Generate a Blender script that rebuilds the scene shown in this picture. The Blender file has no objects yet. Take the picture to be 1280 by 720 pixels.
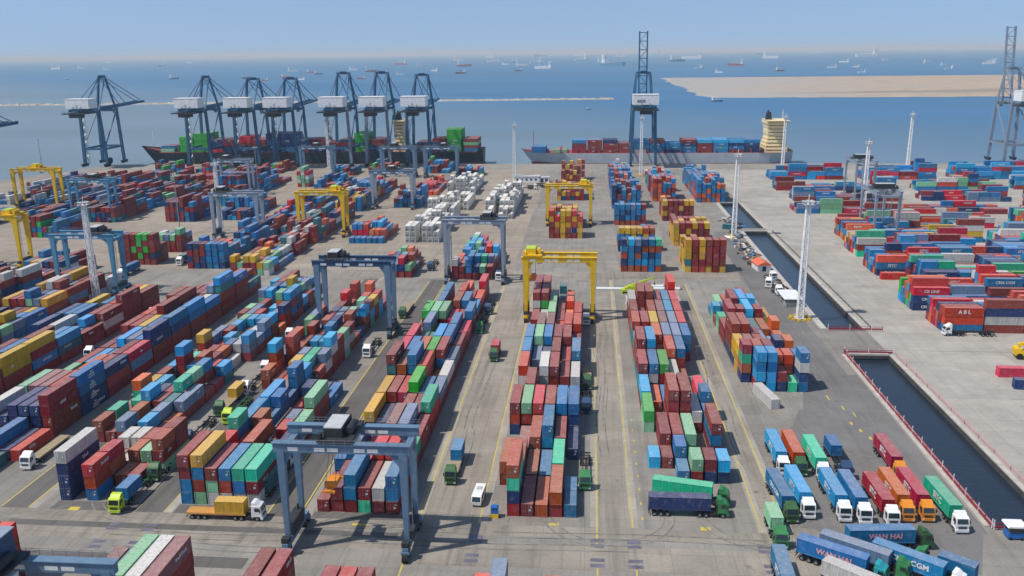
USE_HAZE = True
import bpy, bmesh, math, random
from mathutils import Vector, Matrix
R = math.radians
rng = random.Random(7)
scene = bpy.context.scene
COL = bpy.data.collections.new("port"); scene.collection.children.link(COL)

# ------------------------------------------------------------------ camera
CAM_H, FPX = 90.0, 1084.0
def camera_basis():
    p, r, yaw = math.atan((360 - 66) / FPX), R(0.72), R(5.135)
    fwd = Vector((0, math.cos(p), -math.sin(p))); right = Vector((1, 0, 0)); up = right.cross(fwd)
    r2 = right * math.cos(r) - up * math.sin(r); u2 = r2.cross(fwd)
    Z = Matrix.Rotation(yaw, 3, 'Z')
    return Z @ r2, Z @ u2, Z @ fwd
CR, CU, CF = camera_basis()
cam_d = bpy.data.cameras.new("camera"); cam = bpy.data.objects.new("camera", cam_d); COL.objects.link(cam)
m3 = Matrix((CR, CU, -CF)).transposed()
cam.matrix_world = Matrix.Translation((0, 0, CAM_H)) @ m3.to_4x4()
cam_d.sensor_width = 36.0; cam_d.lens = FPX / 1280 * 36.0
cam_d.clip_start = 1.0; cam_d.clip_end = 200000.0
scene.camera = cam
def pix(x, y, z):                       # where a point shows, used only to rank containers by size in view
    v = Vector((x, y, z - CAM_H)); d = v.dot(CF)
    if d < 1: return None
    return 640 + FPX * v.dot(CR) / d, 360 - FPX * v.dot(CU) / d, d

# ------------------------------------------------------------------ materials
def new_mat(name):
    m = bpy.data.materials.new(name); m.use_nodes = True
    nt = m.node_tree; b = nt.nodes["Principled BSDF"]
    return m, nt, b
def N(nt, typ, **kw):
    n = nt.nodes.new(typ)
    for k, v in kw.items(): setattr(n, k, v)
    return n
def mixc(nt, fac, a, b, blend='MIX'):
    n = N(nt, 'ShaderNodeMix', data_type='RGBA', blend_type=blend)
    for s, v in ((0, fac), (6, a), (7, b)):
        if hasattr(v, 'links'): nt.links.new(v, n.inputs[s])
        else: n.inputs[s].default_value = v if s == 0 else (*v, 1) if len(v) == 3 else v
    return n.outputs[2]
def mth(nt, op, a, b=0.0, clamp=False):
    n = N(nt, 'ShaderNodeMath', operation=op, use_clamp=clamp)
    for i, v in enumerate((a, b)):
        if hasattr(v, 'links'): nt.links.new(v, n.inputs[i])
        else: n.inputs[i].default_value = v
    return n.outputs[0]
def maprange(nt, v, a, b, c, d):
    n = N(nt, 'ShaderNodeMapRange'); nt.links.new(v, n.inputs[0])
    for i, x in enumerate((a, b, c, d)): n.inputs[i + 1].default_value = x
    return n.outputs[0]
def noise(nt, vec, scale, detail=4, rough=.55, stretch=None):
    if stretch:
        mp = N(nt, 'ShaderNodeMapping'); nt.links.new(vec, mp.inputs[0]); mp.inputs[3].default_value = stretch; vec = mp.outputs[0]
    n = N(nt, 'ShaderNodeTexNoise'); nt.links.new(vec, n.inputs['Vector'])
    n.inputs['Scale'].default_value = scale; n.inputs['Detail'].default_value = detail; n.inputs['Roughness'].default_value = rough
    return n.outputs['Fac']
def simple(name, rgb, rough=.6, metal=0.0, var=.12, scale=.6, spec=.3):
    m, nt, b = new_mat(name)
    g = N(nt, 'ShaderNodeNewGeometry')
    f = noise(nt, g.outputs['Position'], scale)
    v = maprange(nt, f, .3, .7, 1 - var, 1 + var)
    hsv = N(nt, 'ShaderNodeHueSaturation'); hsv.inputs['Color'].default_value = (*rgb, 1); nt.links.new(v, hsv.inputs['Value'])
    nt.links.new(hsv.outputs[0], b.inputs['Base Color'])
    b.inputs['Roughness'].default_value = rough; b.inputs['Metallic'].default_value = metal
    b.inputs['Specular IOR Level'].default_value = spec
    return m
def container_paint(name, rgb):
    """weathered container paint: each box its own tone, dusty roof, rain streaks and rust"""
    m, nt, b = new_mat(name)
    oi = N(nt, 'ShaderNodeObjectInfo'); at = N(nt, 'ShaderNodeAttribute', attribute_name='tint')
    f = mth(nt, 'FRACT', mth(nt, 'ADD', oi.outputs['Random'], at.outputs['Fac']))
    f2 = mth(nt, 'FRACT', mth(nt, 'MULTIPLY', f, 7.31)); f3 = mth(nt, 'FRACT', mth(nt, 'MULTIPLY', f, 13.7))
    hsv = N(nt, 'ShaderNodeHueSaturation'); hsv.inputs['Color'].default_value = (*rgb, 1)
    nt.links.new(maprange(nt, f2, 0, 1, .488, .512), hsv.inputs['Hue'])
    nt.links.new(maprange(nt, f3, 0, 1, .94, 1.10), hsv.inputs['Saturation'])
    nt.links.new(maprange(nt, f, 0, 1, .66, 1.08), hsv.inputs['Value'])
    g = N(nt, 'ShaderNodeNewGeometry')
    sx = N(nt, 'ShaderNodeSeparateXYZ'); nt.links.new(g.outputs['True Normal'], sx.inputs[0])
    up = maprange(nt, sx.outputs[2], .55, .8, 0, 1)
    big = noise(nt, g.outputs['Position'], .45, 5, .6)
    fine = noise(nt, g.outputs['Position'], 2.2, 4, .65)
    dust = mth(nt, 'MULTIPLY', up, mth(nt, 'ADD', maprange(nt, big, .3, .7, .09, .21), mth(nt, 'MULTIPLY', f3, .10)))
    c = mixc(nt, dust, hsv.outputs[0], (.72, .60, .53))
    streak = noise(nt, g.outputs['Position'], 1.0, 4, .6, (2.4, 2.4, .25))
    c = mixc(nt, maprange(nt, streak, .45, .75, 0, .45), c, (.06, .045, .04))
    fade = noise(nt, g.outputs['Position'], .9, 3, .5)
    c = mixc(nt, maprange(nt, fade, .54, .74, 0, .14), c, (.62, .58, .55))
    rust = maprange(nt, fine, .60, .71, 0, .6)
    c = mixc(nt, rust, c, (.16, .065, .03))
    nt.links.new(c, b.inputs['Base Color'])
    b.inputs['Roughness'].default_value = .55; b.inputs['Specular IOR Level'].default_value = .35
    return m
CC = dict(r=(.30, .028, .024), R=(.66, .020, .026), k=(.42, .012, .035), o=(.44, .085, .032), O=(.74, .125, .04), b=(.004, .20, .46), n=(.010, .045, .165),
          c=(.010, .38, .74), t=(.02, .19, .22), g=(.04, .44, .05), l=(.25, .58, .33), m=(.03, .58, .34), w=(.66, .65, .61), s=(.17, .26, .40),
          y=(.74, .43, .025), p=(.30, .13, .12), x=(.86, .84, .77))
CNAME = dict(r='maroon', R='bright red', k='crimson', o='rust brown', O='orange', b='blue', n='navy', c='sky blue', t='dark teal', g='bright green',
             l='pale green', m='mint green', w='white', s='slate grey', y='yellow', p='dusty brown', x='white')
PAINT = {k: container_paint('container paint ' + CNAME[k], v) for k, v in CC.items()}
M = dict(
    steel=simple('galvanised steel', (.30, .31, .32), .5, .3), dark=simple('dark steel', (.035, .036, .04), .6),
    rubber=simple('tyre rubber', (.018, .018, .018), .85), glass=simple('cab glass', (.02, .03, .035), .08, spec=.8),
    lamp=simple('lamp lens', (.75, .75, .7), .25), white=simple('white paint', (.80, .80, .78), .45), letter=simple('white lettering', (.66, .66, .64), .7, var=.2, scale=1.5),
    rtgblue=simple('gantry grey blue', (.135, .22, .315), .5), rtglight=simple('gantry pale grey', (.27, .32, .39), .5), rtgcyan=simple('gantry light blue', (.09, .26, .40), .5),
    rtgnavy=simple('gantry dark blue', (.035, .075, .16), .5), yellow=simple('gantry yellow', (.80, .50, .012), .45), sts=simple('quay crane blue', (.032, .11, .205), .5),
    sts2=simple('quay crane grey', (.20, .25, .32), .5),
    cream=simple('cream paint', (.84, .68, .38), .5), hullgrey=simple('ship hull grey', (.42, .44, .47), .5, scale=.12), hulldark=simple('ship hull black', (.02, .025, .035), .5, scale=.12),
    hullred=simple('ship deck red', (.42, .05, .035), .6), boot=simple('ship bottom red', (.28, .045, .035), .6), green=simple('green paint', (.045, .22, .075), .55),
    lime=simple('lime paint', (.48, .62, .03), .45), orange=simple('orange paint', (.72, .26, .03), .5), dgreen=simple('dark green paint', (.05, .13, .05), .5),
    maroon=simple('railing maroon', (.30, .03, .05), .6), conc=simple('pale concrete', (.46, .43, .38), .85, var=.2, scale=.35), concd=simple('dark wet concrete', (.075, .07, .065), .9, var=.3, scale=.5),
    roofgrey=simple('grey roof sheet', (.50, .50, .50), .6), blue=simple('blue paint', (.02, .14, .42), .5), wood=simple('tan deck boards', (.36, .29, .18), .8), teal=simple('teal paint', (.03, .35, .38), .5),
    flatorange=simple('flatbed orange', (.60, .30, .08), .6), pink=simple('faded pink', (.70, .35, .38), .6), brownhull=simple('brown paint', (.2, .08, .05), .6))

# ------------------------------------------------------------------ mesh builder
class MB:
    def __init__(s): s.v, s.f, s.m, s.t = [], [], [], None
    def face(s, pts, mi=0):
        i = len(s.v); s.v += [tuple(p) for p in pts]; s.f.append(tuple(range(i, i + len(pts)))); s.m.append(mi)
    def hexa(s, p, mi=0):                                      # 8 corners: bottom ccw then top ccw
        i = len(s.v); s.v += [tuple(q) for q in p]
        for q in ((3, 2, 1, 0), (4, 5, 6, 7), (0, 1, 5, 4), (1, 2, 6, 5), (2, 3, 7, 6), (3, 0, 4, 7)):
            s.f.append(tuple(i + k for k in q)); s.m.append(mi)
    def box(s, x0, y0, z0, x1, y1, z1, mi=0):
        s.hexa([(x0, y0, z0), (x1, y0, z0), (x1, y1, z0), (x0, y1, z0), (x0, y0, z1), (x1, y0, z1), (x1, y1, z1), (x0, y1, z1)], mi)
    def beam(s, p, q, w, h=None, mi=0, w2=None):               # box beam from p to q
        p, q = Vector(p), Vector(q); h = h or w; d = (q - p).normalized()
        a = d.cross(Vector((0, 0, 1)))
        a = a.normalized() if a.length > 1e-3 else Vector((1, 0, 0))
        b = a.cross(d).normalized(); k = 1.0 if w2 is None else w2 / w
        c = []
        for o, sc in ((p, 1), (q, k)):
            c += [o - a * w / 2 * sc - b * h / 2 * sc, o + a * w / 2 * sc - b * h / 2 * sc, o + a * w / 2 * sc + b * h / 2 * sc, o - a * w / 2 * sc + b * h / 2 * sc]
        s.hexa(c, mi)
    def tube(s, p, q, r, n=10, mi=0, r2=None, cap=True):
        p, q = Vector(p), Vector(q); d = (q - p).normalized(); a = d.orthogonal().normalized(); b = d.cross(a); r2 = r if r2 is None else r2
        i = len(s.v)
        for k in range(n):
            t = 2 * math.pi * k / n; o = a * math.cos(t) + b * math.sin(t)
            s.v += [tuple(p + o * r), tuple(q + o * r2)]
        for k in range(n):
            j = (k + 1) % n; s.f.append((i + 2 * k, i + 2 * j, i + 2 * j + 1, i + 2 * k + 1)); s.m.append(mi)
        if cap:
            s.f.append(tuple(i + 2 * k for k in range(n))[::-1]); s.m.append(mi)
            s.f.append(tuple(i + 2 * k + 1 for k in range(n))); s.m.append(mi)
    def prism(s, poly, axis, a, b, mi=0):                      # polygon (u,v) extruded along axis x or y or z
        def P(u, v, w): return {'x': (w, u, v), 'y': (u, w, v), 'z': (u, v, w)}[axis]
        i = len(s.v); n = len(poly)
        s.v += [P(u, v, a) for u, v in poly] + [P(u, v, b) for u, v in poly]
        for k in range(n):
            j = (k + 1) % n; s.f.append((i + k, i + j, i + n + j, i + n + k)); s.m.append(mi)
        s.f.append(tuple(i + k for k in range(n))[::-1]); s.m.append(mi)
        s.f.append(tuple(i + n + k for k in range(n))); s.m.append(mi)
    def mesh(s, name, mats):
        me = bpy.data.meshes.new(name); me.from_pydata(s.v, [], s.f)
        for m in mats if isinstance(mats, (list, tuple)) else [mats]: me.materials.append(m)
        me.polygons.foreach_set('material_index', s.m)
        bm = bmesh.new(); bm.from_mesh(me); bmesh.ops.recalc_face_normals(bm, faces=bm.faces); bm.to_mesh(me); bm.free()
        me.update(); return me
    def obj(s, name, mats, parent=None, loc=(0, 0, 0), rz=0.0):
        return link(name, s.mesh(name, mats), parent, loc, rz)
def link(name, data, parent=None, loc=(0, 0, 0), rz=0.0):
    o = bpy.data.objects.new(name, data); COL.objects.link(o); o.parent = parent
    o.location = loc; o.rotation_euler = (0, 0, rz); return o
def tag(o, label, cat, group=None):
    o['label'] = label; o['category'] = cat
    if group: o['group'] = group
    return o
def thing(name, label, cat, loc=(0, 0, 0), rz=0.0, group=None): return tag(link(name, None, None, loc, rz), label, cat, group)
def struct(o, kind='structure'): o['kind'] = kind; return o
KIDS = {}
def copy_tree(o, parent=None):
    c = o.copy(); COL.objects.link(c); c.parent = parent
    for ch in o.children: copy_tree(ch, c)
    return c
ORD = ['first', 'second', 'third', 'fourth', 'fifth', 'sixth', 'seventh', 'eighth', 'ninth', 'tenth', 'eleventh', 'twelfth', 'thirteenth', 'fourteenth', 'fifteenth',
       'sixteenth', 'seventeenth', 'eighteenth', 'nineteenth', 'twentieth']
_TXT = {}
def text_mesh(s, h, bold=.035):
    key = (s, h)
    if key not in _TXT:
        cu = bpy.data.curves.new('t', 'FONT'); cu.body = s; cu.size = h; cu.align_x = 'CENTER'; cu.align_y = 'CENTER'; cu.extrude = .012; cu.offset = bold * h; cu.resolution_u = 2
        ob = bpy.data.objects.new('t', cu); COL.objects.link(ob); bpy.context.view_layer.update()
        me = bpy.data.meshes.new_from_object(ob.evaluated_get(bpy.context.evaluated_depsgraph_get()))
        bpy.data.objects.remove(ob); me.materials.clear(); me.materials.append(M['letter']); _TXT[key] = me
    return _TXT[key]
def lettering(s, h, parent, side, y=0.0, z=1.45, mat=None, W=2.44):
    """letters lying on a container's long side: side -1 faces -X, +1 faces +X"""
    me = text_mesh(s, h)
    o = link('lettering', me, parent, (side * (W / 2 + .018), y, z))
    o.rotation_euler = (R(90), 0, R(90) if side > 0 else R(-90))
    if mat: o.material_slots[0].link = 'OBJECT'; o.material_slots[0].material = mat
    return o
# ------------------------------------------------------------------ containers
CW = 2.44
def container_mesh(L, H, doors):
    b = MB(); hx, hy = CW / 2, L / 2
    for sx in (-1, 1):
        for sy in (-1, 1):
            b.box(min(sx * hx, sx * (hx - .15)), min(sy * hy, sy * (hy - .16)), 0, max(sx * hx, sx * (hx - .15)), max(sy * hy, sy * (hy - .16)), H)
        xa, xb = sorted((sx * hx, sx * (hx - .10)))
        b.box(xa, -hy + .16, 0, xb, hy - .16, .16); b.box(xa, -hy + .16, H - .10, xb, hy - .16, H - .015)
    for sy in (-1, 1):
        ya, yb = sorted((sy * hy, sy * (hy - .10)))
        b.box(-hx + .15, ya, 0, hx - .15, yb, .16); b.box(-hx + .15, ya, H - .12, hx - .15, yb, H - .015)
    def corr(p0, p1, off, n, lo, hi):                          # corrugated sheet between p0 and p1
        p0, p1, off = Vector(p0), Vector(p1), Vector(off); pr = []
        for k in range(n):
            for t, d in ((0, 0), (.25, 0), (.5, 1), (.75, 1)): pr.append(p0.lerp(p1, (k + t) / n) + off * d)
        pr.append(p1)
        i = len(b.v)
        for p in pr: b.v += [tuple(p + lo), tuple(p + hi)]
        for k in range(len(pr) - 1): b.f.append((i + 2 * k, i + 2 * k + 2, i + 2 * k + 3, i + 2 * k + 1)); b.m.append(0)
    n = int(L / .30)
    for sx in (-1, 1):
        corr((sx * (hx - .02), -hy + .16, 0), (sx * (hx - .02), hy - .16, 0), (-sx * .045, 0, 0), n, Vector((0, 0, .16)), Vector((0, 0, H - .10)))
    corr((0, -hy + .10, H - .02), (0, hy - .10, H - .02), (0, 0, -.03), int(L / .5), Vector((-hx + .1, 0, 0)), Vector((hx - .1, 0, 0)))
    for sy in (-1, 1):
        if sy < 0 and doors: b.face([(-hx + .15, -hy + .09, .16), (hx - .15, -hy + .09, .16), (hx - .15, -hy + .09, H - .12), (-hx + .15, -hy + .09, H - .12)])
        else: corr((-hx + .15, sy * (hy - .02), 0), (hx - .15, sy * (hy - .02), 0), (0, -sy * .045, 0), 7, Vector((0, 0, .16)), Vector((0, 0, H - .12)))
    b.face([(-hx + .1, -hy + .1, .1), (hx - .1, -hy + .1, .1), (hx - .1, hy - .1, .1), (-hx + .1, hy - .1, .1)])
    return b
def door_mesh(H, sx, plate):
    b = MB(); x0, x1 = sorted((sx * .015, sx * 1.06))
    b.box(x0, -.035, .17, x1, .03, H - .13)
    for q in (.3, .78):
        b.tube((sx * q, -.06, .12), (sx * q, -.06, H - .1), .022, 5, 1)
        for z in (.45, H * .5, H - .5): b.box(sx * q - .05, -.075, z - .04, sx * q + .05, -.036, z + .04, 1)
    b.box(min(sx * .2, sx * .6), -.085, 1.05, max(sx * .2, sx * .6), -.065, 1.12, 1)
    if plate: b.box(x0 + .30, -.05, 1.25, x0 + .72, -.037, 1.62, 2); b.box(x0 + .55, -.05, H - .75, x0 + .95, -.037, H - .55, 2)
    return b
_CM = {}
def cmesh(L, H, doors, c):
    key = ('b', L, H, doors, c)
    if key not in _CM:
        base = ('b', L, H, doors)
        if base not in _CM: _CM[base] = container_mesh(L, H, doors).mesh('container_body', [PAINT['r']])
        me = _CM[base].copy(); me.materials.clear(); me.materials.append(PAINT[c]); _CM[key] = me
    return _CM[key]
def dmesh(H, sx, plate, c):
    key = ('d', H, sx, plate, c)
    if key not in _CM: _CM[key] = door_mesh(H, sx, plate).mesh('container_door', [PAINT[c], M['steel'], M['letter']])
    return _CM[key]
def make_container(c, L, H, x, y, z, rz, label, doors, group=None, name='shipping_container', cat='shipping container'):
    o = tag(link(name, cmesh(L, H, doors, c), None, (x, y, z), rz), label, cat, group)
    if doors:
        for sx in (-1, 1): link('door', dmesh(H, sx, sx > 0, c), o, (0, -L / 2 + .02, 0))
    return o

# block data: bays from the front, six stacks each, letters bottom to top, front|rear for two short boxes
BLOCKS = []
def block(phrase, x0, y0, bays, along='Y', colp=2.85, bayp=12.8, tierh=2.80, name='shipping_container', cat='shipping container'):
    BLOCKS.append(dict(phrase=phrase, x0=x0, y0=y0, bays=bays, along=along, colp=colp, bayp=bayp, th=tierh, name=name, cat=cat))
def S(t): return [[('' if q == '-' else q) for q in ln.split()] for ln in t.strip().splitlines()]
def loosen(bays, seed, prob):           # long stacks broken into uneven short ones
    r = random.Random(seed); out = []
    for row in bays:
        nr = []
        for st in row:
            if st and '|' not in st and r.random() < prob:
                st = st + '|' + ''.join(c if r.random() < .3 else r.choice('rrbbclOosrcmn') for c in st)
            if '|' in st and r.random() < prob:
                ab = st.split('|')
                for q in (0, 1):
                    u = r.random(); c = r.choice('rbclcOsomcRny')
                    if u < .34: ab[q] = ab[q][:-1]
                    elif u < .52 and len(ab[q]) < 4: ab[q] += c
                    elif u < .75 and ab[q]: ab[q] = ab[q][:-1] + c
                st = '|'.join(ab)
            nr.append('' if st == '|' else st)
        out.append(nr)
    return out
def rnd_bays(n, cols, pal, lo, hi, seed, short=.35, gap=.06, match=.45):
    r = random.Random(seed); out = []
    for i in range(n):
        row = []; base = r.randint(lo, hi)
        for k in range(cols):
            if r.random() < gap: row.append(''); continue
            def st():
                h = max(1, min(5, base + r.choice((-1, 0, 0, 0, 1)) if hi > 1 else 1)); p = r.choice(pal)
                return ''.join(p if r.random() < match else r.choice(pal) for _ in range(h))
            row.append(st() + '|' + st() if r.random() < short else st())
        out.append(row)
    return out
block('central block below the near yellow crane', -18.4, 155.8, S('''
- rnmo r o ro b|b
ro ro o b rm -
- p ro rbb or n
nor rrl rrR rrr nnb nnb
r rrr g r b b
rwO r gww rrr rr rw
nbb bs nn rrr rR rbb
rnb rrl rnb rrr rrr rr
c rrp rrp rR rrR rrR
rr rw rrl rr rO rrR
rrwr rrgr rrl rr rrO -
rrrr rrrr rw tt|rrt rr -
- r - - - -'''))
block('block behind the mint and navy trailers', 14.2, 172.0, S('''
|c |r b|nb rl| nr| nc|
- rr cr gl - rbr
lg - rrrr rrrr rw rb|rbb
rc O b r l rR
tnr wwb rrg rw o -
trrr rrrc rr rrO rrb -
rt rr rrO rrs rrs rbb
tto rrr rry rrp rrs rrR
rrr rr rro rrp rrc rrR
rrw rrrr rrrr rrr rrb rrR
w - r r b rrrR'''))
block('block beside the canal road', 43.2, 226.0, S('''
|nomr rcbc|rrro ccbc|rrrr nr|rrO m|nrO bnwb|bnb
yyy|nyy rrr|rrp rry|rrr rr|rr rw|rnn nr|nrO
nrrr rrrr rrr|s rs rs|w rO
rr rm|rn rt rt ro rOO|b
lm|r rnr rrr|r rtc rrr|w ry
lc|b nb|b rrr rcc nnc|b r
- l o b rr r'''))
block('block under the front grey gantry crane', -54.3, 155.0, S('''
r rr rbb mr rw rbb
rb rrb rR rrR rrR rm
- n n rrp rrs rr
ny n n rr rr rRm
ny rr rR rmg rb rs
nttr rro rnbb rrR r rw
rrR rrb rrO rrg rbr rs
rrR gt gt rrc rnb rr
- ggs t r rrb rR
rrg rrl rrl rR rr rnb
- rrb r rro rrb rb
w rrb - rrR rr rR
- - - rO - rrR'''))
block('block behind the yellow flatbed truck', -83.7, 156.2, S('''
bbrr lrby wlr wob wbm wrm''') + loosen(S('''
lg rrRn c rro b wn
R Rob brn r oR rl
rb rcc rb R rr rrl
rs rp nnb r R b'''), 8, .6))
block('block behind the yellow flatbed truck, rear half', -90.3, 220.0, loosen(S('''
roo rr w|ry rry rrr ry|rw
rb|rr rro|ro o|rr gr|r wr rrw
ln|lr lr|lrr br|rrR nb|nnb rr|r lwl|rw
rml|rms rR|rR rr|rr rr|rro ry|rro rw
rro|rr rR|rR rs rr|rl r|rrw rrr
oo|- rr|rrR t|rs l|rw rr|rr rrr
o rr|rrR - rs|rr - rr'''), 12, .9))
block('block behind the lime cab truck', -110.2, 156.2, S('''
nnnw - boR|roR |o |r -
- p|gw w|rw wo|ro bl|rl lro|lrr'''))
block('inner block behind the lime cab truck', -118.6, 184.0, loosen(S('''
rr rb rs t pc rr
rc rm nn nrp|nrr rt|rtm rs
rr nc|r rw rr rrl r
r rrr rc|rr rro bb tc|o
O|ro s|rs sr|rs rr w|rw s|rsb
ts|rl R|rrl rr|- bb|lw wr|rw rr
rr|- l|ll r|rr r|cc tc|rw rr|-
rrO|nO rs s|ns r|rcO nb|bbO rr|rbr
l|rl rr|rs rs|s nr|rs rs|ns rnn|nn
rr|rr ror rrs rll|bl bcl|bl rr
rr rrr rs rb bl -'''), 5, .92))
block('long red and blue block beside the white lattice tower', -146.8, 160.0, S('''
- - - rm t -
w O O rb n R
rrw ln nnn nnn nnn rrrr
rrl rrp rnp rrO rrO nnbb
rl - - rrO rrr rrn
rr tc ts ll rrr rsR
rr rr rbc rbs rrb rrnn
rrr rwr ryy rbb rrr rrnb
rrR rrr rrrr rw rrb rrbc
rrr rrrr rrrr rrr rrw rrb
rr rrr rrr rrp rrbs rrrtc
r rr rrO rrO rrO rrrb
- - rn rrO rro rt'''))
block('yellow topped block at the photo edge', -176.0, 172.0, S('''
rr rr rb rrn rrw rrn
r rr rb rr rrw rrw
rrr rrw rrn rrr rrrr rrry
rr rr rrb rro rrr rryy
r rrr rbb r rrr rbry
rr rr rrr yn rrb rtc
rnn rr rrw r|rr bb|rwc rr
rrn rrb rbb rr rrr rwr
rr rry rr rbb rrR rrrr
r r rr rrR rry rrr'''))
for i, (x0, y0, n, pal, ph, short) in enumerate([
        (-206, 214, 9, 'rrrnnbwsyl', 'block left of the yellow topped block', .25), (-235, 244, 9, 'rrrnnbbwwry', 'block under the pale blue gantry crane', .3),
        (-264, 270, 6, 'rrnbwlrt', 'block by the cropped yellow crane', .2)]):
    block(ph, x0, y0, rnd_bays(n, 6, pal, 2, 3, 40 + i, short))
# second row, past the cross road
E_ = [['']]
block('tall mixed block behind the lime crane lorry', 14.2, 358.6, S('''
onobn|oob obbbc|oboy obons|oyyo ocbon|oyy bbnob|oyo obbom|oo
- - - - - -
- - - - - -
nnby|rby nbby|roy ooyy|rbo rbby|rby rbyo|rbo rbbo|rro
rb|nb rb|rb rob|oc rob|ob rr|rrb r|rrr
- - - - - -
- - - - - -
- - - - - -
obbb|obb onbb|obbb obnb|bbb obbs|bbb onbb|rbb rrbr|rrb
- - - - - -
- - - - - -
- - - - - -''') + rnd_bays(2, 6, 'bbbbrobn', 4, 5, 3, 1, 0) + E_ + rnd_bays(2, 5, 'bcbbrOb', 4, 5, 4, 1, 0) + E_ + rnd_bays(2, 5, 'bbcrOb', 4, 5, 5, 1, 0) + E_ + rnd_bays(2, 5, 'bcswlrb', 3, 4, 6, 1, 0))
block('red and yellow block by the scrap heap', 40.8, 358.6, S('''
ytyyy|yyyo orrrr|orroo Rryyy|rryo yrrrr|rros rrrrr|rrrs yrrrr|rrry
oyy|yyyy rr|ry ry|rb yy|rrr rr|- r|-
- - - - - -
- - - - - -
yyyy|yyyr rrrr|rrry rryr|rrr ryry|rrry rrrr|rrr yrry|rry
yyyr|ryyr rrrr|rrr rrrr|rrb yryr|rrr rrry|rry rrry|ryy
- - - - - -
- - - - - -
- - - - - -
ryry|yyyr rrrr|rrr rrrr|rrr Rryr|rrr rrry|rry rrry|yyr
rrry|rrr rrrr|rry - rrr|rr rr|- -'''))
block('red and blue block near the quay', 39.8, 538, rnd_bays(1, 5, 'OObrOb', 5, 5, 11, 1, 0) + rnd_bays(1, 5, 'rbsOr', 4, 5, 12, 1, 0) + [[''] * 5] + rnd_bays(2, 5, 'brOsc', 3, 4, 13, 1, 0) + [[''] * 5] + rnd_bays(1, 5, 'wlRsr', 3, 3, 15, 1, 0))
block('blue block along the canal end', 66.5, 535, rnd_bays(2, 6, 'bObbOob', 5, 5, 16, 1, 0) + rnd_bays(2, 6, 'bbbrOb', 3, 5, 17, 1, .1) + rnd_bays(2, 5, 'bbcbbr', 4, 5, 18, 1, .1) + rnd_bays(2, 4, 'bbrbb', 3, 4, 19, 1, .15))
block('red and yellow block under the far yellow crane', -19.4, 426, S('''
rrryR|rryyR royR|royb yyyyy|yyyy rryoy|ryyoy rnoyR|rryn yyyR|yyyR
- - - - - -
rryy|rryo ryyr|rrry yyyy|yyyr rrry|ryor ryyy|ryoy ryr|ry
rry|rry ryr|rr yyy|yyy rro|ryo ryy|ryo r|-''') + E_ * 5 + rnd_bays(2, 6, 'rryyon', 3, 4, 21, 1, 0) + E_ * 4 + rnd_bays(2, 6, 'rryyo', 3, 4, 22, 1, 0))
block('multicoloured block under the grey gantry crane', -55.6, 343, S('''
rrw|rr rr|rO rbb|nbb rn|rbb rl|rlm rr|rrs
rO|rO nb|nnb nnb|nb c|rcc rr|rO rr|rb
b|rb c|rbc rg|rbl rR|rR rrR|rR rcc|rb
rc|rg rgc|rgm rsc|rc rR|rR rR|r rr|r
t|rt rcw|rc rr|rR R|- - -'''))
block('low block with pale green roofs', -87, 345, S('''
- - rb|rs rnR|ros rl|rlr -
r|rO rs|rn rl|rll rO|rOO s|r -
O|- rm|rs rr|rr rr|r - -'''))
W = 'white reefer block'
for i, (x0, y0, n) in enumerate([(-90, 414, 6), (-88, 505, 3), (-59, 478, 7), (-92, 560, 5)]):
    block(('front', 'middle', 'roadside', 'rear')[i] + ' white reefer block', x0, y0, rnd_bays(n, 6, 'x', 2, 3, 60 + i, .8, .16), name='reefer_container', cat='reefer container')
block('blue fronted row of orange boxes', -117.5, 411, S('''
b|RRb b|RRb b|RRR b|OO b|OO b|rO
RR|rR Ro|rr oc|rc rcc|rc rcc|rcc rb|rc
rO|O rO|OO rO|OO rOO|OO rO|O o|o''') + [[''] * 6] * 5 + rnd_bays(2, 6, 'bbbnrbw', 2, 3, 31, .6) + [[''] * 6] * 2 + rnd_bays(2, 6, 'rRbbc', 1, 2, 32))
block('mixed block with yellow tops', -151, 346, S('''
roy|ry rl|rl rry|ry rry|ro ly|rs wl|rc
wl|rr rr|ry rr|ro ryy|ry rl|rl s|s
rr|rrr ry|r rrO|rr rc|rt rw|rw b|-
l|r rrr|rr rO|y rrt|rcO rww|rwr rr|rr
- rb rr rlw|rw rr -''') + rnd_bays(6, 6, 'rrbnwOrt', 1, 3, 33) + [[''] * 6] + rnd_bays(4, 6, 'rbnyrw', 2, 3, 34) + rnd_bays(4, 6, 'rrbRc', 1, 2, 35))
block('tall navy block behind the parked blue lorry', -175, 357, S('''
rnrn|rnn nrrn|nnn nnrr|nnb bbbb|nbb bbbb|bbn nbbb|bbb
nbbb|nbb bbb|nbr nbb|nbo rrO|bbO bbO|bb bbs|rb
nb|bb nb|bb bb|nb nb|nb bb|bb bbb|nn''') + rnd_bays(3, 6, 'nbbbrrb', 2, 3, 36, .4) + rnd_bays(4, 6, 'rrrbbcR', 2, 3, 37, .2) + [[''] * 6] + rnd_bays(4, 6, 'rbrbnns', 2, 3, 38, .2) + rnd_bays(3, 6, 'rrbwn', 1, 3, 39, .2))
block('low block with red and green fronts', -209.5, 363, S('''
byrtb|nbr rrrrr|rrw rrgrr|rgr rgrgg|rrb rrgrg|rrg rnrrr|rrr
- - - - - -
ryl|rw lrl|rlw rll|ro rrs|rwb rrl|rl rrrl|rrs'''))
block('red and navy block by the thin mast', -238, 465, rnd_bays(3, 6, 'rnnrbnr', 4, 4, 51, .3, 0) + [[''] * 6] + rnd_bays(3, 6, 'rnbbcrtl', 2, 3, 52, .2) + rnd_bays(4, 6, 'rrbbclR', 2, 3, 54, .2) + rnd_bays(2, 6, 'rRbl', 1, 2, 58))
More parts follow.
